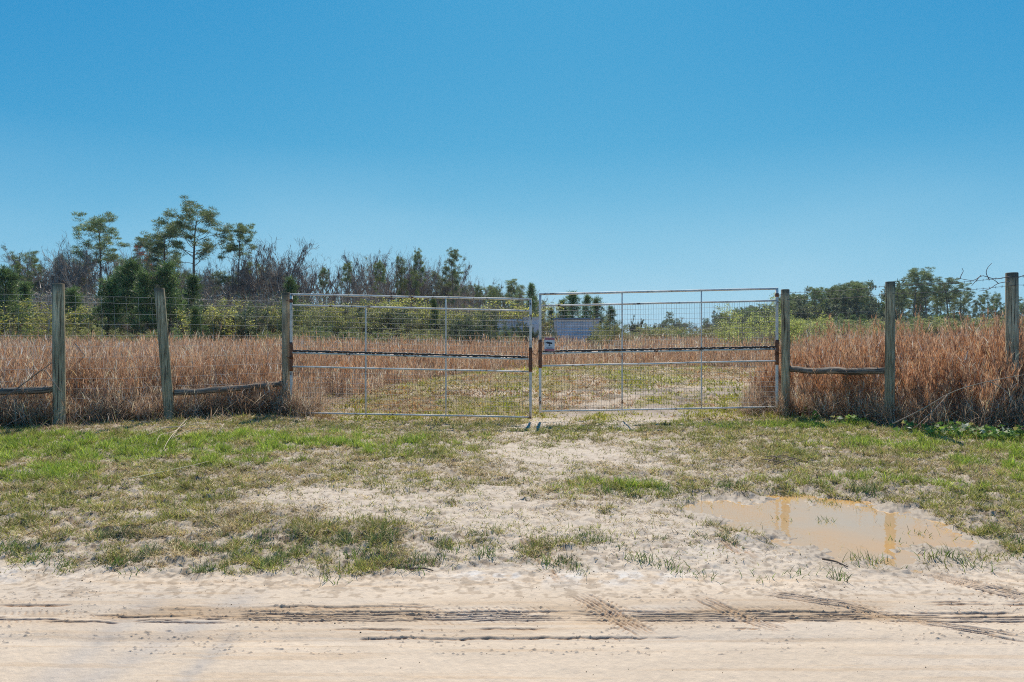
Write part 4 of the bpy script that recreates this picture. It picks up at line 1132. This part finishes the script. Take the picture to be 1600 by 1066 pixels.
def round_post(name, bx, by, tx, ty, ztop, r, mat, parent, crack=True):
    K = 14; S_ = 20
    t = np.linspace(0, 1, K)
    z = -.25 + t * (ztop + .25)
    zt = np.clip(z / ztop, 0, 1)
    P = np.stack([bx + (tx - bx) * zt, by + (ty - by) * zt, z], 1)
    ang = np.arange(S_) * 2 * np.pi / S_
    V = []
    for k in range(K):
        rr = r * (1.04 - .08 * t[k]) * (1 + .05 * (vnoise(np.cos(ang) * 2 + 9, np.sin(ang) * 2 + t[k] * 2, 3) - .5) + .03 * (rng.random(S_) - .5))
        if crack: rr[3] *= .93
        V.append(np.stack([P[k, 0] + rr * np.cos(ang), P[k, 1] + rr * np.sin(ang), np.full(S_, P[k, 2])], 1))
    ktop = V[-1].copy(); ctr_ = ktop.mean(0); rimv = ctr_ + (ktop - ctr_) * .93; rimv[:, 2] += .008
    V.append(rimv); V.append(np.array([ctr_ + [0, 0, .010]]))
    V = np.concatenate(V)
    i = np.arange(S_); j = (i + 1) % S_
    q = np.concatenate([np.stack([i, j, j + S_, i + S_], 1) + k * S_ for k in range(K)])
    tri = np.stack([i + K * S_, j + K * S_, np.full(S_, (K + 1) * S_)], 1)
    ac = Acc(); ac.add(V, (1, 1, 1), [q, tri])
    o = link(name, ac.mesh(name, mat), parent); return o
def wire(acc, pts, r=.0022, col=(.42, .42, .40), sides=4):
    pts = np.asarray(pts, float); tubes(acc, pts[None], np.full((1, len(pts)), r), np.array(col), sides)
def lerp(a, b, t): return np.asarray(a) * (1 - t) + np.asarray(b) * t

# left fence
LF = empty('post_and_wire_fence', (0, 0, 0)); setp(LF, 'greenish round-post fence with low dark rails and woven wire, left of the gates', 'fence')
Lp = [((-9.6, 10.4), (-9.6, 10.4), 2.42, .09), ((wx(93, 11.6), 11.6), (wx(91, 11.6), 11.6), wz(444, 11.6), .095), ((wx(265, 12.3), 12.3), (wx(249, 12.3), 12.3), wz(451, 12.3), .088), ((wx(447, 13.85), 13.85), (wx(447, 13.85), 13.85), wz(458, 13.85), .085)]
for b, t, z, r in Lp: round_post('post', b[0], b[1], t[0], t[1], z, r, M_POST if r != .085 else M_POST2, LF)
RF = empty('post_and_wire_fence', (0, 0, 0)); setp(RF, 'round-post fence with one low rail and barbed wire, right of the gates', 'fence')
Rp = [((wx(1228, 13.6), 13.6), (wx(1227, 13.6), 13.6), wz(453, 13.6), .082), ((wx(1390, 11.65), 11.65), (wx(1391, 11.65), 11.65), wz(441, 11.65), .078), ((wx(1582, 11.2), 11.2), (wx(1581, 11.2), 11.2), wz(427, 11.2), .092), ((10.6, 10.2), (10.6, 10.2), 2.5, .085)]
for i, (b, t, z, r) in enumerate(Rp): round_post('post', b[0], b[1], t[0], t[1], z, r, M_POST if i < 2 else M_POST2, RF)
def rail(parent, p0, p1, r):
    K = 12; P = np.array([lerp(p0, p1, k / (K - 1)) for k in range(K)]); P[:, 2] += rng.normal(0, .006, K) - .015 * np.sin(np.linspace(0, np.pi, K)); 
    e = P[-1] - P[0]; L = np.linalg.norm(e)
    # build along local X so the grain follows the rail
    loc = np.stack([np.linspace(0, L, K), np.zeros(K), P[:, 2] - np.linspace(P[0, 2], P[-1, 2], K)], 1)
    ac = Acc(); tubes(ac, loc[None], (r * rng.uniform(.92, 1.06, K))[None], np.array((1, 1, 1)), 12)
    o = link('rail', ac.mesh('rail', M_RAIL), parent)
    o.location = P[0]; o.rotation_euler = Vector(e).to_track_quat('X', 'Z').to_euler()
rail(LF, (-9.5, 10.5, .60), (wx(86, 11.6), 11.62, wz(608, 11.6)), .062)
rail(LF, (wx(270, 12.3), 12.34, wz(614, 12.3)), (wx(441, 13.8), 13.8, wz(600, 13.8)), .058)
rail(RF, (wx(1234, 13.6), 13.58, wz(577, 13.6)), (wx(1385, 11.7), 11.72, wz(580, 11.7)), .062)
def woven(parent, posts, zs, dx, slack=.01, col=(.50, .50, .48), rw=.0017):
    ac = Acc()
    for (b0, t0, z0, r0), (b1, t1, z1, r1) in zip(posts[:-1], posts[1:]):
        A0 = np.array((b0[0], b0[1] + r0 + .004, 0)); B0 = np.array((b1[0], b1[1] + r1 + .004, 0))
        A1 = np.array((t0[0], t0[1] + r0 + .004, z0)); B1 = np.array((t1[0], t1[1] + r1 + .004, z1))
        L = np.linalg.norm(B0 - A0)
        def P(s, z):
            a_ = lerp(A0, A1, z / z0); b_ = lerp(B0, B1, z / z1); p_ = lerp(a_, b_, s); p_[2] = z; return p_
        for z in zs:
            ph = rng.uniform(0, 6)
            wire(ac, [P(s, z - slack * math.sin(math.pi * s) + .006 * math.sin(9 * s + ph)) for s in np.linspace(0, 1, 13)], rw, col)
        nv = int(L / dx)
        for i in range(1, nv):
            s = i / nv + rng.normal(0, .003)
            wire(ac, [P(s, z - slack * math.sin(math.pi * s)) + rng.normal(0, .002, 3) for z in zs], rw * .75, col)
    link('woven_wire', ac.mesh('woven_wire', M_WIRE), parent)
woven(LF, Lp, [.12, .28, .44, .60, .78, .96, 1.15, 1.34, 1.53, 1.73, 1.91, 2.1, 2.21], .19)
woven(RF, Rp, [.12, .28, .44, .60, .78, .96, 1.15, 1.34, 1.53, 1.73, 1.95], .19, col=(.25, .24, .23), rw=.0011)
# barbed strands
ac = Acc()
for (b0, t0, z0, r0), (b1, t1, z1, r1) in zip(Rp[:-1], Rp[1:]):
    for dz in (.06, .20):
        P0 = np.array((t0[0], t0[1] - r0 - .004, z0 - dz)); P1 = np.array((t1[0], t1[1] - r1 - .004, z1 - dz))
        ss = np.linspace(0, 1, 40)
        pts = np.array([lerp(P0, P1, s) - np.array([0, 0, .03 * math.sin(math.pi * s)]) for s in ss])
        wire(ac, pts, .003, (.14, .13, .13))
        for s in np.arange(.04, 1, .05):
            q = lerp(P0, P1, s) - np.array([0, 0, .03 * math.sin(math.pi * s)])
            wire(ac, [q + [-.012, 0, -.02], q, q + [.012, 0, .02]], .002, (.14, .13, .13), 3)
            wire(ac, [q + [.012, .01, -.018], q, q + [-.012, -.01, .018]], .002, (.14, .13, .13), 3)
link('barbed_wire', ac.mesh('barbed_wire', M_WIRE), RF)
# dead vines tangled on the top strand and fallen stalks
M_VINE = mat_attr('dead_vine', .85, nvar=.3, bscale=40)
def curve(acc, pts, r, col, n=16, taper=.5):
    P = [np.array(p, float) for p in pts]; out_ = []
    ts = np.linspace(0, len(P) - 1, n)
    for t in ts:
        i = min(int(t), len(P) - 2); f = t - i
        p0 = P[max(i - 1, 0)]; p1 = P[i]; p2 = P[i + 1]; p3 = P[min(i + 2, len(P) - 1)]
        out_.append(.5 * (2 * p1 + (p2 - p0) * f + (2 * p0 - 5 * p1 + 4 * p2 - p3) * f**2 + (-p0 + 3 * p1 - 3 * p2 + p3) * f**3))
    tubes(acc, np.array(out_)[None], (r * np.linspace(1, taper, n))[None], np.array(col), 5)
ac = Acc(); dv = 11.08
for pl in [[(1578, 432), (1555, 436), (1535, 431), (1522, 438), (1508, 437), (1495, 434)], [(1545, 436), (1541, 427), (1543, 419), (1550, 411)], [(1500, 436), (1502, 430), (1505, 424), (1503, 419)],
           [(1578, 440), (1560, 443), (1545, 452), (1530, 455)], [(1533, 430), (1524, 440), (1518, 447)], [(1560, 443), (1552, 437), (1541, 436)], [(1610, 425), (1600, 430), (1590, 434), (1580, 433)]]:
    curve(ac, [pt(u, v, dv + .02 * i) for i, (u, v) in enumerate(pl)], .007, (.20, .16, .15), 14)
setp(link('dead_vine', ac.mesh('dead_vine', M_VINE)), 'dead twiggy vine tangled on the top wire left of the rightmost fence post', 'vine')
ac = Acc()
curve(ac, [pt(1395, 662, 10.6), pt(1440, 640, 10.6), pt(1490, 612, 10.5), pt(1545, 596, 10.4), pt(1610, 584, 10.3)], .010, (.42, .31, .22), 24)
curve(ac, [pt(1480, 618, 10.5), pt(1460, 640, 10.4), pt(1430, 668, 10.2)], .006, (.42, .32, .23), 12)
curve(ac, [pt(1545, 596, 10.4), pt(1570, 610, 10.3), pt(1590, 640, 10.2)], .008, (.45, .33, .24), 12)
setp(link('fallen_branch', ac.mesh('fallen_branch', M_VINE)), 'long pale dead branch arching out of the grass near the rightmost fence post', 'branch')
ac = Acc()
curve(ac, [pt(-20, 640, 10.9), pt(20, 612, 11.0), pt(50, 590, 11.1), pt(82, 566, 11.2)], .011, (.20, .15, .12), 20)
curve(ac, [pt(50, 590, 11.1), pt(68, 578, 11.1), pt(80, 592, 11.0), pt(95, 612, 10.9)], .009, (.25, .18, .13), 14)
setp(link('fallen_branch', ac.mesh('fallen_branch', M_VINE)), 'thin dark dead stick slanting up beside the leftmost fence post', 'branch')
ac = Acc()
curve(ac, [pt(118, 537, 12.6), pt(126, 548, 12.6), pt(132, 556, 12.6), pt(124, 566, 12.6), pt(120, 590, 12.6)], .012, (.42, .33, .26), 14)
setp(link('broken_stalk', ac.mesh('broken_stalk', M_VINE)), 'bent broken stalk poking out of the grass right of the leftmost fence post', 'stalk')
ac = Acc()
for pl in [[(290, 668), (275, 682), (262, 700), (256, 712), (262, 705)], [(285, 672), (270, 684), (250, 690), (244, 703)], [(252, 675), (275, 676), (300, 672), (340, 668)], [(230, 686), (262, 676), (290, 676), (312, 676)], [(292, 660), (280, 676), (268, 696)], [(350, 668), (345, 679)], [(270, 690), (300, 680), (330, 678)]]:
    P_ = [gpt(u, v + 1) for u, v in pl]
    curve(ac, [(q[0], q[1], .07 + .03 * math.sin(i)) for i, q in enumerate(P_)], .006, (.52, .43, .31), 14)
setp(link('dead_stalks', ac.mesh('dead_stalks', M_VINE)), 'loose pile of pale broken stalks on the green grass in front of the leaning post', 'stalks')
ac = Acc(); P_ = [gpt(200, 757), gpt(250, 746), gpt(300, 735), gpt(326, 728)]
curve(ac, [(q[0], q[1], .055) for q in P_], .006, (.60, .54, .34), 16)
setp(link('fallen_stalk', ac.mesh('fallen_stalk', M_VINE)), 'single long straw-coloured stalk lying across the grass left of centre', 'stalk')
ac = Acc()
for pl in [[(1195, 720), (1235, 724), (1260, 729)], [(1200, 728), (1225, 720), (1250, 733)], [(1190, 724), (1215, 730), (1240, 738)], [(1205, 718), (1222, 726), (1232, 734)], [(1210, 733), (1232, 728), (1248, 722)]]:
    P_ = [gpt(u, v) for u, v in pl]; curve(ac, [(q[0], q[1], .05 + .02 * (i % 2)) for i, q in enumerate(P_)], .006, (.20, .15, .11), 10)
setp(link('twig_pile', ac.mesh('twig_pile', M_VINE)), 'small heap of dark twigs on the turf above the puddle', 'twigs')
for (u0, v0, u1, v1, lb) in [(1285, 877, 1325, 890, 'dark stick lying in the mud just below the puddle'), (640, 890, 677, 893, 'short stick on the sand at the road edge left of centre'), (1140, 822, 1163, 829, 'pale stick floating in the puddle')]:
    ac = Acc(); q0, q1 = gpt(u0, v0), gpt(u1, v1); qm = (q0 + q1) / 2 + .01
    z_ = max(WATER + .004, float(Hat(qm[:1], qm[1:])[0]) + .006)
    curve(ac, [(q0[0], q0[1], z_), (qm[0], qm[1], z_ + .006), (q1[0], q1[1], z_)], .008, (.16, .12, .09) if 'pale' not in lb else (.6, .42, .22), 8)
    if 'pale' in lb: 
        pass
    setp(link('stick', ac.mesh('stick', M_VINE)), lb, 'stick')

# ------------------------------------------------------------------ gates
def mat_paint(name, base, rustamt):
    m, nt, out = mat_new(name)
    geo = N_(nt, 'ShaderNodeNewGeometry')
    n1 = N_(nt, 'ShaderNodeTexNoise', Scale=6.0, Detail=8.0, Roughness=.7); n2 = N_(nt, 'ShaderNodeTexNoise', Scale=40.0, Detail=4.0)
    for n in (n1, n2): nt.links.new(geo.outputs['Position'], n.inputs['Vector'])
    cr = N_(nt, 'ShaderNodeValToRGB'); e = cr.color_ramp.elements
    e[0].position = .30 + rustamt; e[0].color = (.10, .045, .025, 1); e[1].position = .36 + rustamt; e[1].color = (base[0] * .75, base[1] * .75, base[2] * .72, 1)
    x = e.new(.58 + rustamt * .5); x.color = base + (1,)
    nt.links.new(n1.outputs['Fac'], cr.inputs[0])
    p = N_(nt, 'ShaderNodeBsdfPrincipled', Roughness=.55); nt.links.new(cr.outputs[0], p.inputs['Base Color'])
    bp = N_(nt, 'ShaderNodeBump', Strength=.4, Distance=.002); nt.links.new(n2.outputs['Fac'], bp.inputs['Height']); nt.links.new(bp.outputs[0], p.inputs['Normal'])
    nt.links.new(p.outputs[0], out.inputs[0]); return m
M_WHITE = mat_paint('worn_white_paint', (.84, .77, .68), .07)
M_RUST = mat_paint('rust', (.24, .085, .035), .12)
M_BLACK = mat_paint('rough_black', (.05, .042, .038), .12)
def gate(name, label, hx, hd, lx, ld, zh, zl, px_v, rusth, rustl, vtop):
    G = empty(name, (hx, hd, 0)); setp(G, label, 'gate')
    O = np.array((hx, hd, 0.))
    def P(s, z): return np.array((hx + (lx - hx) * s, hd + (ld - hd) * s, z)) - O
    def Z(i, s): return zh[i] + (zl[i] - zh[i]) * s
    def bar(nm, p0, p1, r, mat, sides=12, K=9, sag=.004):
        ac = Acc(); pts = np.array([lerp(p0, p1, k / (K - 1)) for k in range(K)]); pts[:, 2] += rng.normal(0, sag * .4, K) * (np.abs(p1[2] - p0[2]) < .5)
        tubes(ac, pts[None], np.full((1, K), r), np.array((1, 1, 1)), sides); return link(nm, ac.mesh(nm, mat), G)
    bar('top_rail', P(-.004, Z(0, 0)), P(1.004, Z(0, 1)), .021, M_WHITE)
    bar('upper_rail', P(.006, Z(1, 0)), P(.994, Z(1, 1)), .018, M_WHITE)
    bar('middle_rail', P(.006, Z(2, 0) - .03), P(.994, Z(2, 1) - .03), .021, M_WHITE)
    # rough black strip along the top of the middle rail
    ac = Acc(); K = 160; ss = np.linspace(.01, .99, K)
    pts = np.array([P(s, Z(2, s) + .012) for s in ss]); pts[:, 1] -= .012; pts[:, 2] += rng.normal(0, .003, K)
    tubes(ac, pts[None], (.021 * rng.uniform(.7, 1.2, K))[None], np.array((1, 1, 1)), 8); link('black_strip', ac.mesh('black_strip', M_BLACK), G)
    bar('lower_rail', P(.006, Z(3, 0)), P(.994, Z(3, 1)), .017, M_WHITE)
    bar('bottom_rail', P(.006, Z(4, 0)), P(.994, Z(4, 1)), .018, M_WHITE)
    bar('stile', P(0, Z(4, 0) - .02), P(0, Z(0, 0) - .019), .029, M_WHITE, sag=0)
    bar('stile', P(1, Z(4, 1) - .03), P(1, Z(0, 1) - .019), .026, M_WHITE, sag=0)
    bar('rusty_sleeve', P(0, rusth[0]), P(0, rusth[1]), .036, M_RUST, sag=0)
    bar('rusty_sleeve', P(1, rustl[0]), P(1, rustl[1]), .034, M_RUST, sag=0)
    for (s, tp) in zip(px_v, vtop):
        bar('upright', P(s, Z(4, s) + .016), P(s, Z(tp, s) - .02), .014, M_WHITE, 8, sag=0)
    # welded mesh, 5 x 10 cm
    for a_, b_ in ((1, 2), (3, 4)):
        ac = Acc(); L = math.hypot(lx - hx, ld - hd); nv = int(L / .0515)
        off = np.array([0, .016, 0])
        Ps = []
        for i in range(1, nv):
            s = i / nv
            Ps.append([P(s, Z(a_, s) - .012) + off + rng.normal(0, .0015, 3), P(s, (Z(a_, s) + Z(b_, s)) / 2) + off + rng.normal(0, .003, 3), P(s, Z(b_, s) + .01) + off])
        tubes(ac, np.array(Ps), np.full((len(Ps), 3), .0022), np.array((.24, .23, .21)), 4, False)
        nh = int(round((Z(a_, .5) - Z(b_, .5)) / .103)); Ps = []
        for j in range(1, nh):
            f = j / nh
            Ps.append([P(s, Z(a_, s) * (1 - f) + Z(b_, s) * f - .008 * math.sin(math.pi * s)) + off * 1.2 for s in np.linspace(.004, .996, 15)])
        tubes(ac, np.array(Ps), np.full((len(Ps), 15), .0023), np.array((.50, .47, .43)), 4, False)
        link('wire_mesh', ac.mesh('wire_mesh', M_WIRE), G)
    # hinge brackets
    sg = 1 if lx < hx else -1
    for z in (zh[0] - .13, zh[2] - .12):
        ac = Acc(); q = P(0, z)
        tubes(ac, np.array([q + [sg * .02, 0, 0], q + [sg * .06, .0, .0], q + [sg * .10, 0, .01]])[None], np.full((1, 3), .009), np.array((1, 1, 1)), 6)
        tubes(ac, np.array([q + [0, 0, -.035], q + [0, 0, .035]])[None], np.full((1, 2), .036), np.array((1, 1, 1)), 12)
        link('hinge', ac.mesh('hinge', M_RUST), G)
    return G, P, Z
dL, dc, dR = 13.75, 12.95, 13.6
xs_l = lambda px: (px - 455) / (829 - 455)
G1, P1_, Z1_ = gate('pipe_gate', 'left gate of white tubing and welded wire, bottom corner lost in dry grass', wx(455, dL), dL, wx(829, dc), dc,
    [wz(460, dL), wz(477, dL), wz(549, dL), wz(573, dL), wz(645, dL)], [wz(468, dc), wz(486, dc), wz(559, dc), wz(581, dc), wz(652, dc)],
    [.325, .66], (wz(580, dL), wz(535, dL)), (wz(581, dc), wz(543, dc)), [1, 0])
G2, P2_, Z2_ = gate('pipe_gate', 'right gate of white tubing and welded wire, with the small warning sign hung on it', wx(1214, dR), dR, wx(844, dc), dc,
    [wz(451, dR), wz(470, dR), wz(543, dR), wz(564, dR), wz(636, dR)], [wz(460, dc), wz(478, dc), wz(550, dc), wz(572, dc), wz(643, dc)],
    [.33, .665], (wz(570, dR), wz(531, dR)), (wz(575, dc), wz(531, dc)), [0, 0])
# chain joining the gates
ac = Acc()
z0 = wz(549, dc)
for i in range(9):
    t = i / 8; c_ = np.array((wx(829, dc) + .03 + t * (wx(844, dc) - wx(829, dc) - .06), dc - .045, z0 - .07 * math.sin(math.pi * t)))
    th = np.linspace(0, 2 * np.pi, 9)
    a1 = np.array([.016, 0, -.004]); a2 = np.array([0, .009, 0]) if i % 2 else np.array([0, 0, .009])
    tubes(ac, np.array([c_ + a1 * math.cos(t_) + a2 * math.sin(t_) for t_ in th])[None], np.full((1, 9), .0035), np.array((.10, .06, .04)), 5)
for c0_, sgn in ((wx(829, dc), 1), (wx(844, dc), -1)):
    th = np.linspace(0, 2 * np.pi, 17)
    tubes(ac, np.array([(c0_ + .042 * math.cos(t_), dc + .042 * math.sin(t_), z0 - .004 * math.cos(t_)) for t_ in th])[None], np.full((1, 17), .0045), np.array((.12, .07, .05)), 5)
setp(link('chain', ac.mesh('chain', M_WIRE)), 'short rusty chain looped round the meeting stiles of the two gates', 'chain')

# warning sign
M_SIGN = mat_attr('sign_print', .45, nvar=.06, bscale=30)
sx0, sx1 = wx(850.5, dc), wx(866.5, dc); sz0, sz1 = wz(549, dc), wz(527.5, dc)
SG = empty('warning_sign', ((sx0 + sx1) / 2, dc + .0, sz0)); setp(SG, 'small white warning sign with red bands and black camera picture on right gate mesh', 'sign')
def sbox(nm, cx, cz, w_, h_, y_, th_, col):
    ac = Acc(); box(ac, (cx, y_, cz), (w_, th_, h_), col); return link(nm, ac.mesh(nm, M_SIGN, False), SG)
W_ = sx1 - sx0; H_s = sz1 - sz0
sbox('plate', 0, H_s / 2, W_, H_s, -.012, .003, (.60, .62, .64))
sbox('red_band', 0, H_s * .90, W_ * .96, H_s * .16, -.0148, .002, (.42, .15, .17))
sbox('red_band', 0, H_s * .10, W_ * .96, H_s * .16, -.0148, .002, (.42, .15, .17))
ac = Acc()
def poly(ac, pts, y_, th_, col):
    n = len(pts); V = [(p[0], y_ - th_, p[1]) for p in pts] + [(p[0], y_, p[1]) for p in pts]
    i = np.arange(n); j = (i + 1) % n
    ac.add(V, col, [i[None], (i[::-1] + n)[None], np.stack([j, i, i + n, j + n], 1)])
BK = (.02, .02, .03)
poly(ac, [(-.055, .162), (-.045, .182), (.045, .165), (.052, .150), (.045, .135), (.02, .138), (-.048, .146)], -.0142, .0025, BK)   # camera body
poly(ac, [(-.075, .158), (-.058, .155), (-.055, .172), (-.072, .176)], -.0142, .0025, BK)      # lens
poly(ac, [(-.012, .142), (.012, .140), (.006, .105), (-.004, .105)], -.0142, .0022, (.12, .12, .15))
poly(ac, [(-.02, .108), (.02, .108), (.02, .098), (-.02, .098)], -.0142, .0022, (.12, .12, .15))
link('camera_symbol', ac.mesh('camera_symbol', M_SIGN, False), SG)
ac = Acc()
for zz, ww in ((.078, .13), (.064, .11), (.052, .14)):
    poly(ac, [(-ww / 2, zz), (ww / 2, zz), (ww / 2, zz - .006), (-ww / 2, zz - .006)], -.0142, .0022, (.22, .24, .32))
link('text_lines', ac.mesh('text_lines', M_SIGN, False), SG)

# ------------------------------------------------------------------ sheds
def mat_metal(name, base):
    m, nt, out = mat_new(name)
    tc = N_(nt, 'ShaderNodeTexCoord')
    no = N_(nt, 'ShaderNodeTexNoise', Scale=.9, Detail=6.0); nt.links.new(tc.outputs['Object'], no.inputs['Vector'])
    cr = N_(nt, 'ShaderNodeValToRGB'); cr.color_ramp.elements[0].position = .35; cr.color_ramp.elements[1].position = .65
    cr.color_ramp.elements[0].color = tuple(c * .72 for c in base) + (1,); cr.color_ramp.elements[1].color = base + (1,)
    nt.links.new(no.outputs['Fac'], cr.inputs[0])
    p = N_(nt, 'ShaderNodeBsdfPrincipled', Roughness=.5); nt.links.new(cr.outputs[0], p.inputs['Base Color']); nt.links.new(p.outputs[0], out.inputs[0]); return m
M_BLUE = mat_metal('blue_grey_steel', (.74, .75, .79)); M_PALE = mat_metal('pale_blue_steel', (.74, .75, .78)); M_NAVY = mat_metal('navy_paint', (.05, .16, .42)); M_ROOF = mat_metal('grey_roof', (.24, .28, .35))
def ribbed(ac, x0, x1, z0, z1, y_, pitch, depth, horiz=True):
    n = int((z1 - z0 if horiz else x1 - x0) / pitch) * 4
    t = np.linspace(0, 1, n + 1); dep_ = depth * np.array([0, 0, 1, 1])[np.arange(n + 1) % 4]
    if horiz:
        zz = z0 + (z1 - z0) * t; V = [(x0, y_ - d_, z) for z, d_ in zip(zz, dep_)] + [(x1, y_ - d_, z) for z, d_ in zip(zz, dep_)]
    else:
        xx = x0 + (x1 - x0) * t; V = [(x_, y_ - d_, z0) for x_, d_ in zip(xx, dep_)] + [(x_, y_ - d_, z1) for x_, d_ in zip(xx, dep_)]
    i = np.arange(n); ac.add(V, (1, 1, 1), [np.stack([i, i + n + 1, i + n + 2, i + 1], 1)])
dS = 66.
B1 = empty('metal_shed', (wx(903, dS), dS, 0)); setp(B1, 'blue-grey metal shed with horizontal ribs behind the first panel of the right gate', 'shed')
hw = (wx(936, dS) - wx(870, dS)) / 2; hz = wz(499, dS)
ac = Acc(); ribbed(ac, -hw, hw, -.2, hz, 0, .28, .05); box(ac, (0, 2.2, hz / 2 - .1), (2 * hw, 4.3, hz + .2), (1, 1, 1)); link('wall', ac.mesh('wall', M_BLUE, False), B1)
ac = Acc(); box(ac, (0, 2.1, hz + .06), (2 * hw + .3, 4.8, .14), (1, 1, 1)); link('roof', ac.mesh('roof', M_ROOF, False), B1)
ac = Acc(); box(ac, (.5, -.075, hz / 2), (.07, .04, hz), (1, 1, 1)); box(ac, (-hw + .04, -.075, hz / 2), (.08, .04, hz), (1, 1, 1)); box(ac, (hw - .04, -.075, hz / 2), (.08, .04, hz), (1, 1, 1)); link('trim', ac.mesh('trim', M_PALE, False), B1)
dS = 62.
B2 = empty('metal_cabin', (wx(831, dS), dS, 0)); setp(B2, 'pale blue cabin with a navy panel, seen behind the meeting stiles of the gates', 'cabin')
hw = (wx(843, dS) - wx(820, dS)) / 2; hz = wz(498, dS)
ac = Acc(); box(ac, (0, 1.5, hz / 2 - .1), (2 * hw, 3., hz + .2), (1, 1, 1)); link('wall', ac.mesh('wall', M_PALE, False), B2)
ac = Acc(); box(ac, (0, 1.5, hz + .05), (2 * hw + .16, 3.2, .1), (1, 1, 1)); link('roof', ac.mesh('roof', M_PALE, False), B2)
ac = Acc(); box(ac, (-.45, -.02, wz(515, dS)), (.40, .05, .5), (1, 1, 1)); link('panel', ac.mesh('panel', M_NAVY, False), B2)
ac = Acc(); box(ac, (.22, -.02, 1.45), (.55, .05, 2.1), (1, 1, 1)); link('door', ac.mesh('door', M_PALE, False), B2)
dS = 64.
B3 = empty('long_shed', (wx(797, dS), dS + .5, 0)); setp(B3, 'long low blue shed mostly hidden by shrubs left of the meeting stiles', 'shed')
hw = (wx(815, dS) - wx(774, dS)) / 2; hz = wz(502, dS)
ac = Acc(); ribbed(ac, -hw, hw, -.2, hz, 0, .25, .04, False); box(ac, (0, 1.6, hz / 2 - .1), (2 * hw, 3.1, hz + .2), (1, 1, 1)); link('wall', ac.mesh('wall', M_BLUE, False), B3)
ac = Acc(); box(ac, (0, 1.5, hz + .08), (2 * hw + .3, 3.5, .18), (1, 1, 1)); link('roof', ac.mesh('roof', M_PALE, False), B3)

# white rail fence far right
dW = 84.
WFn = empty('white_rail_fence', (wx(1530, dW), dW, 0)); setp(WFn, 'low white rail fence far across the field, left of the rightmost fence post', 'fence')
for i in range(5):
    x_ = (i - 2) * 2.2; ac = Acc(); box(ac, (x_, 0, .62), (.16, .16, 1.45), (.62, .62, .62)); link('post', ac.mesh('post', M_SIGN, False), WFn)
for z_ in (1.2, .75):
    ac = Acc(); box(ac, (0, -.095, z_), (9.2, .03, .14), (.62, .62, .62)); link('rail', ac.mesh('rail', M_SIGN, False), WFn)
# ------------------------------------------------------------------ haze
hm = bpy.data.materials.new('haze'); hm.use_nodes = True; hnt = hm.node_tree; hnt.nodes.clear()
ho = hnt.nodes.new('ShaderNodeOutputMaterial'); hv = hnt.nodes.new('ShaderNodeVolumePrincipled')
hv.inputs['Color'].default_value = (.80, .90, 1.0, 1); hv.inputs['Density'].default_value = HAZE; hv.inputs['Anisotropy'].default_value = 0.2
hnt.links.new(hv.outputs[0], ho.inputs['Volume'])
ac = Acc(); hw_ = 4600.
box(ac, (0, 0, 16.), (2 * hw_, 2 * hw_, 40.), (1, 1, 1))
if HAZE: setp(link('haze', ac.mesh('haze', hm, False)), 'faint blue air haze over the whole field', 'haze', kind='stuff')
print('done', sum(len(m.polygons) for m in bpy.data.meshes))
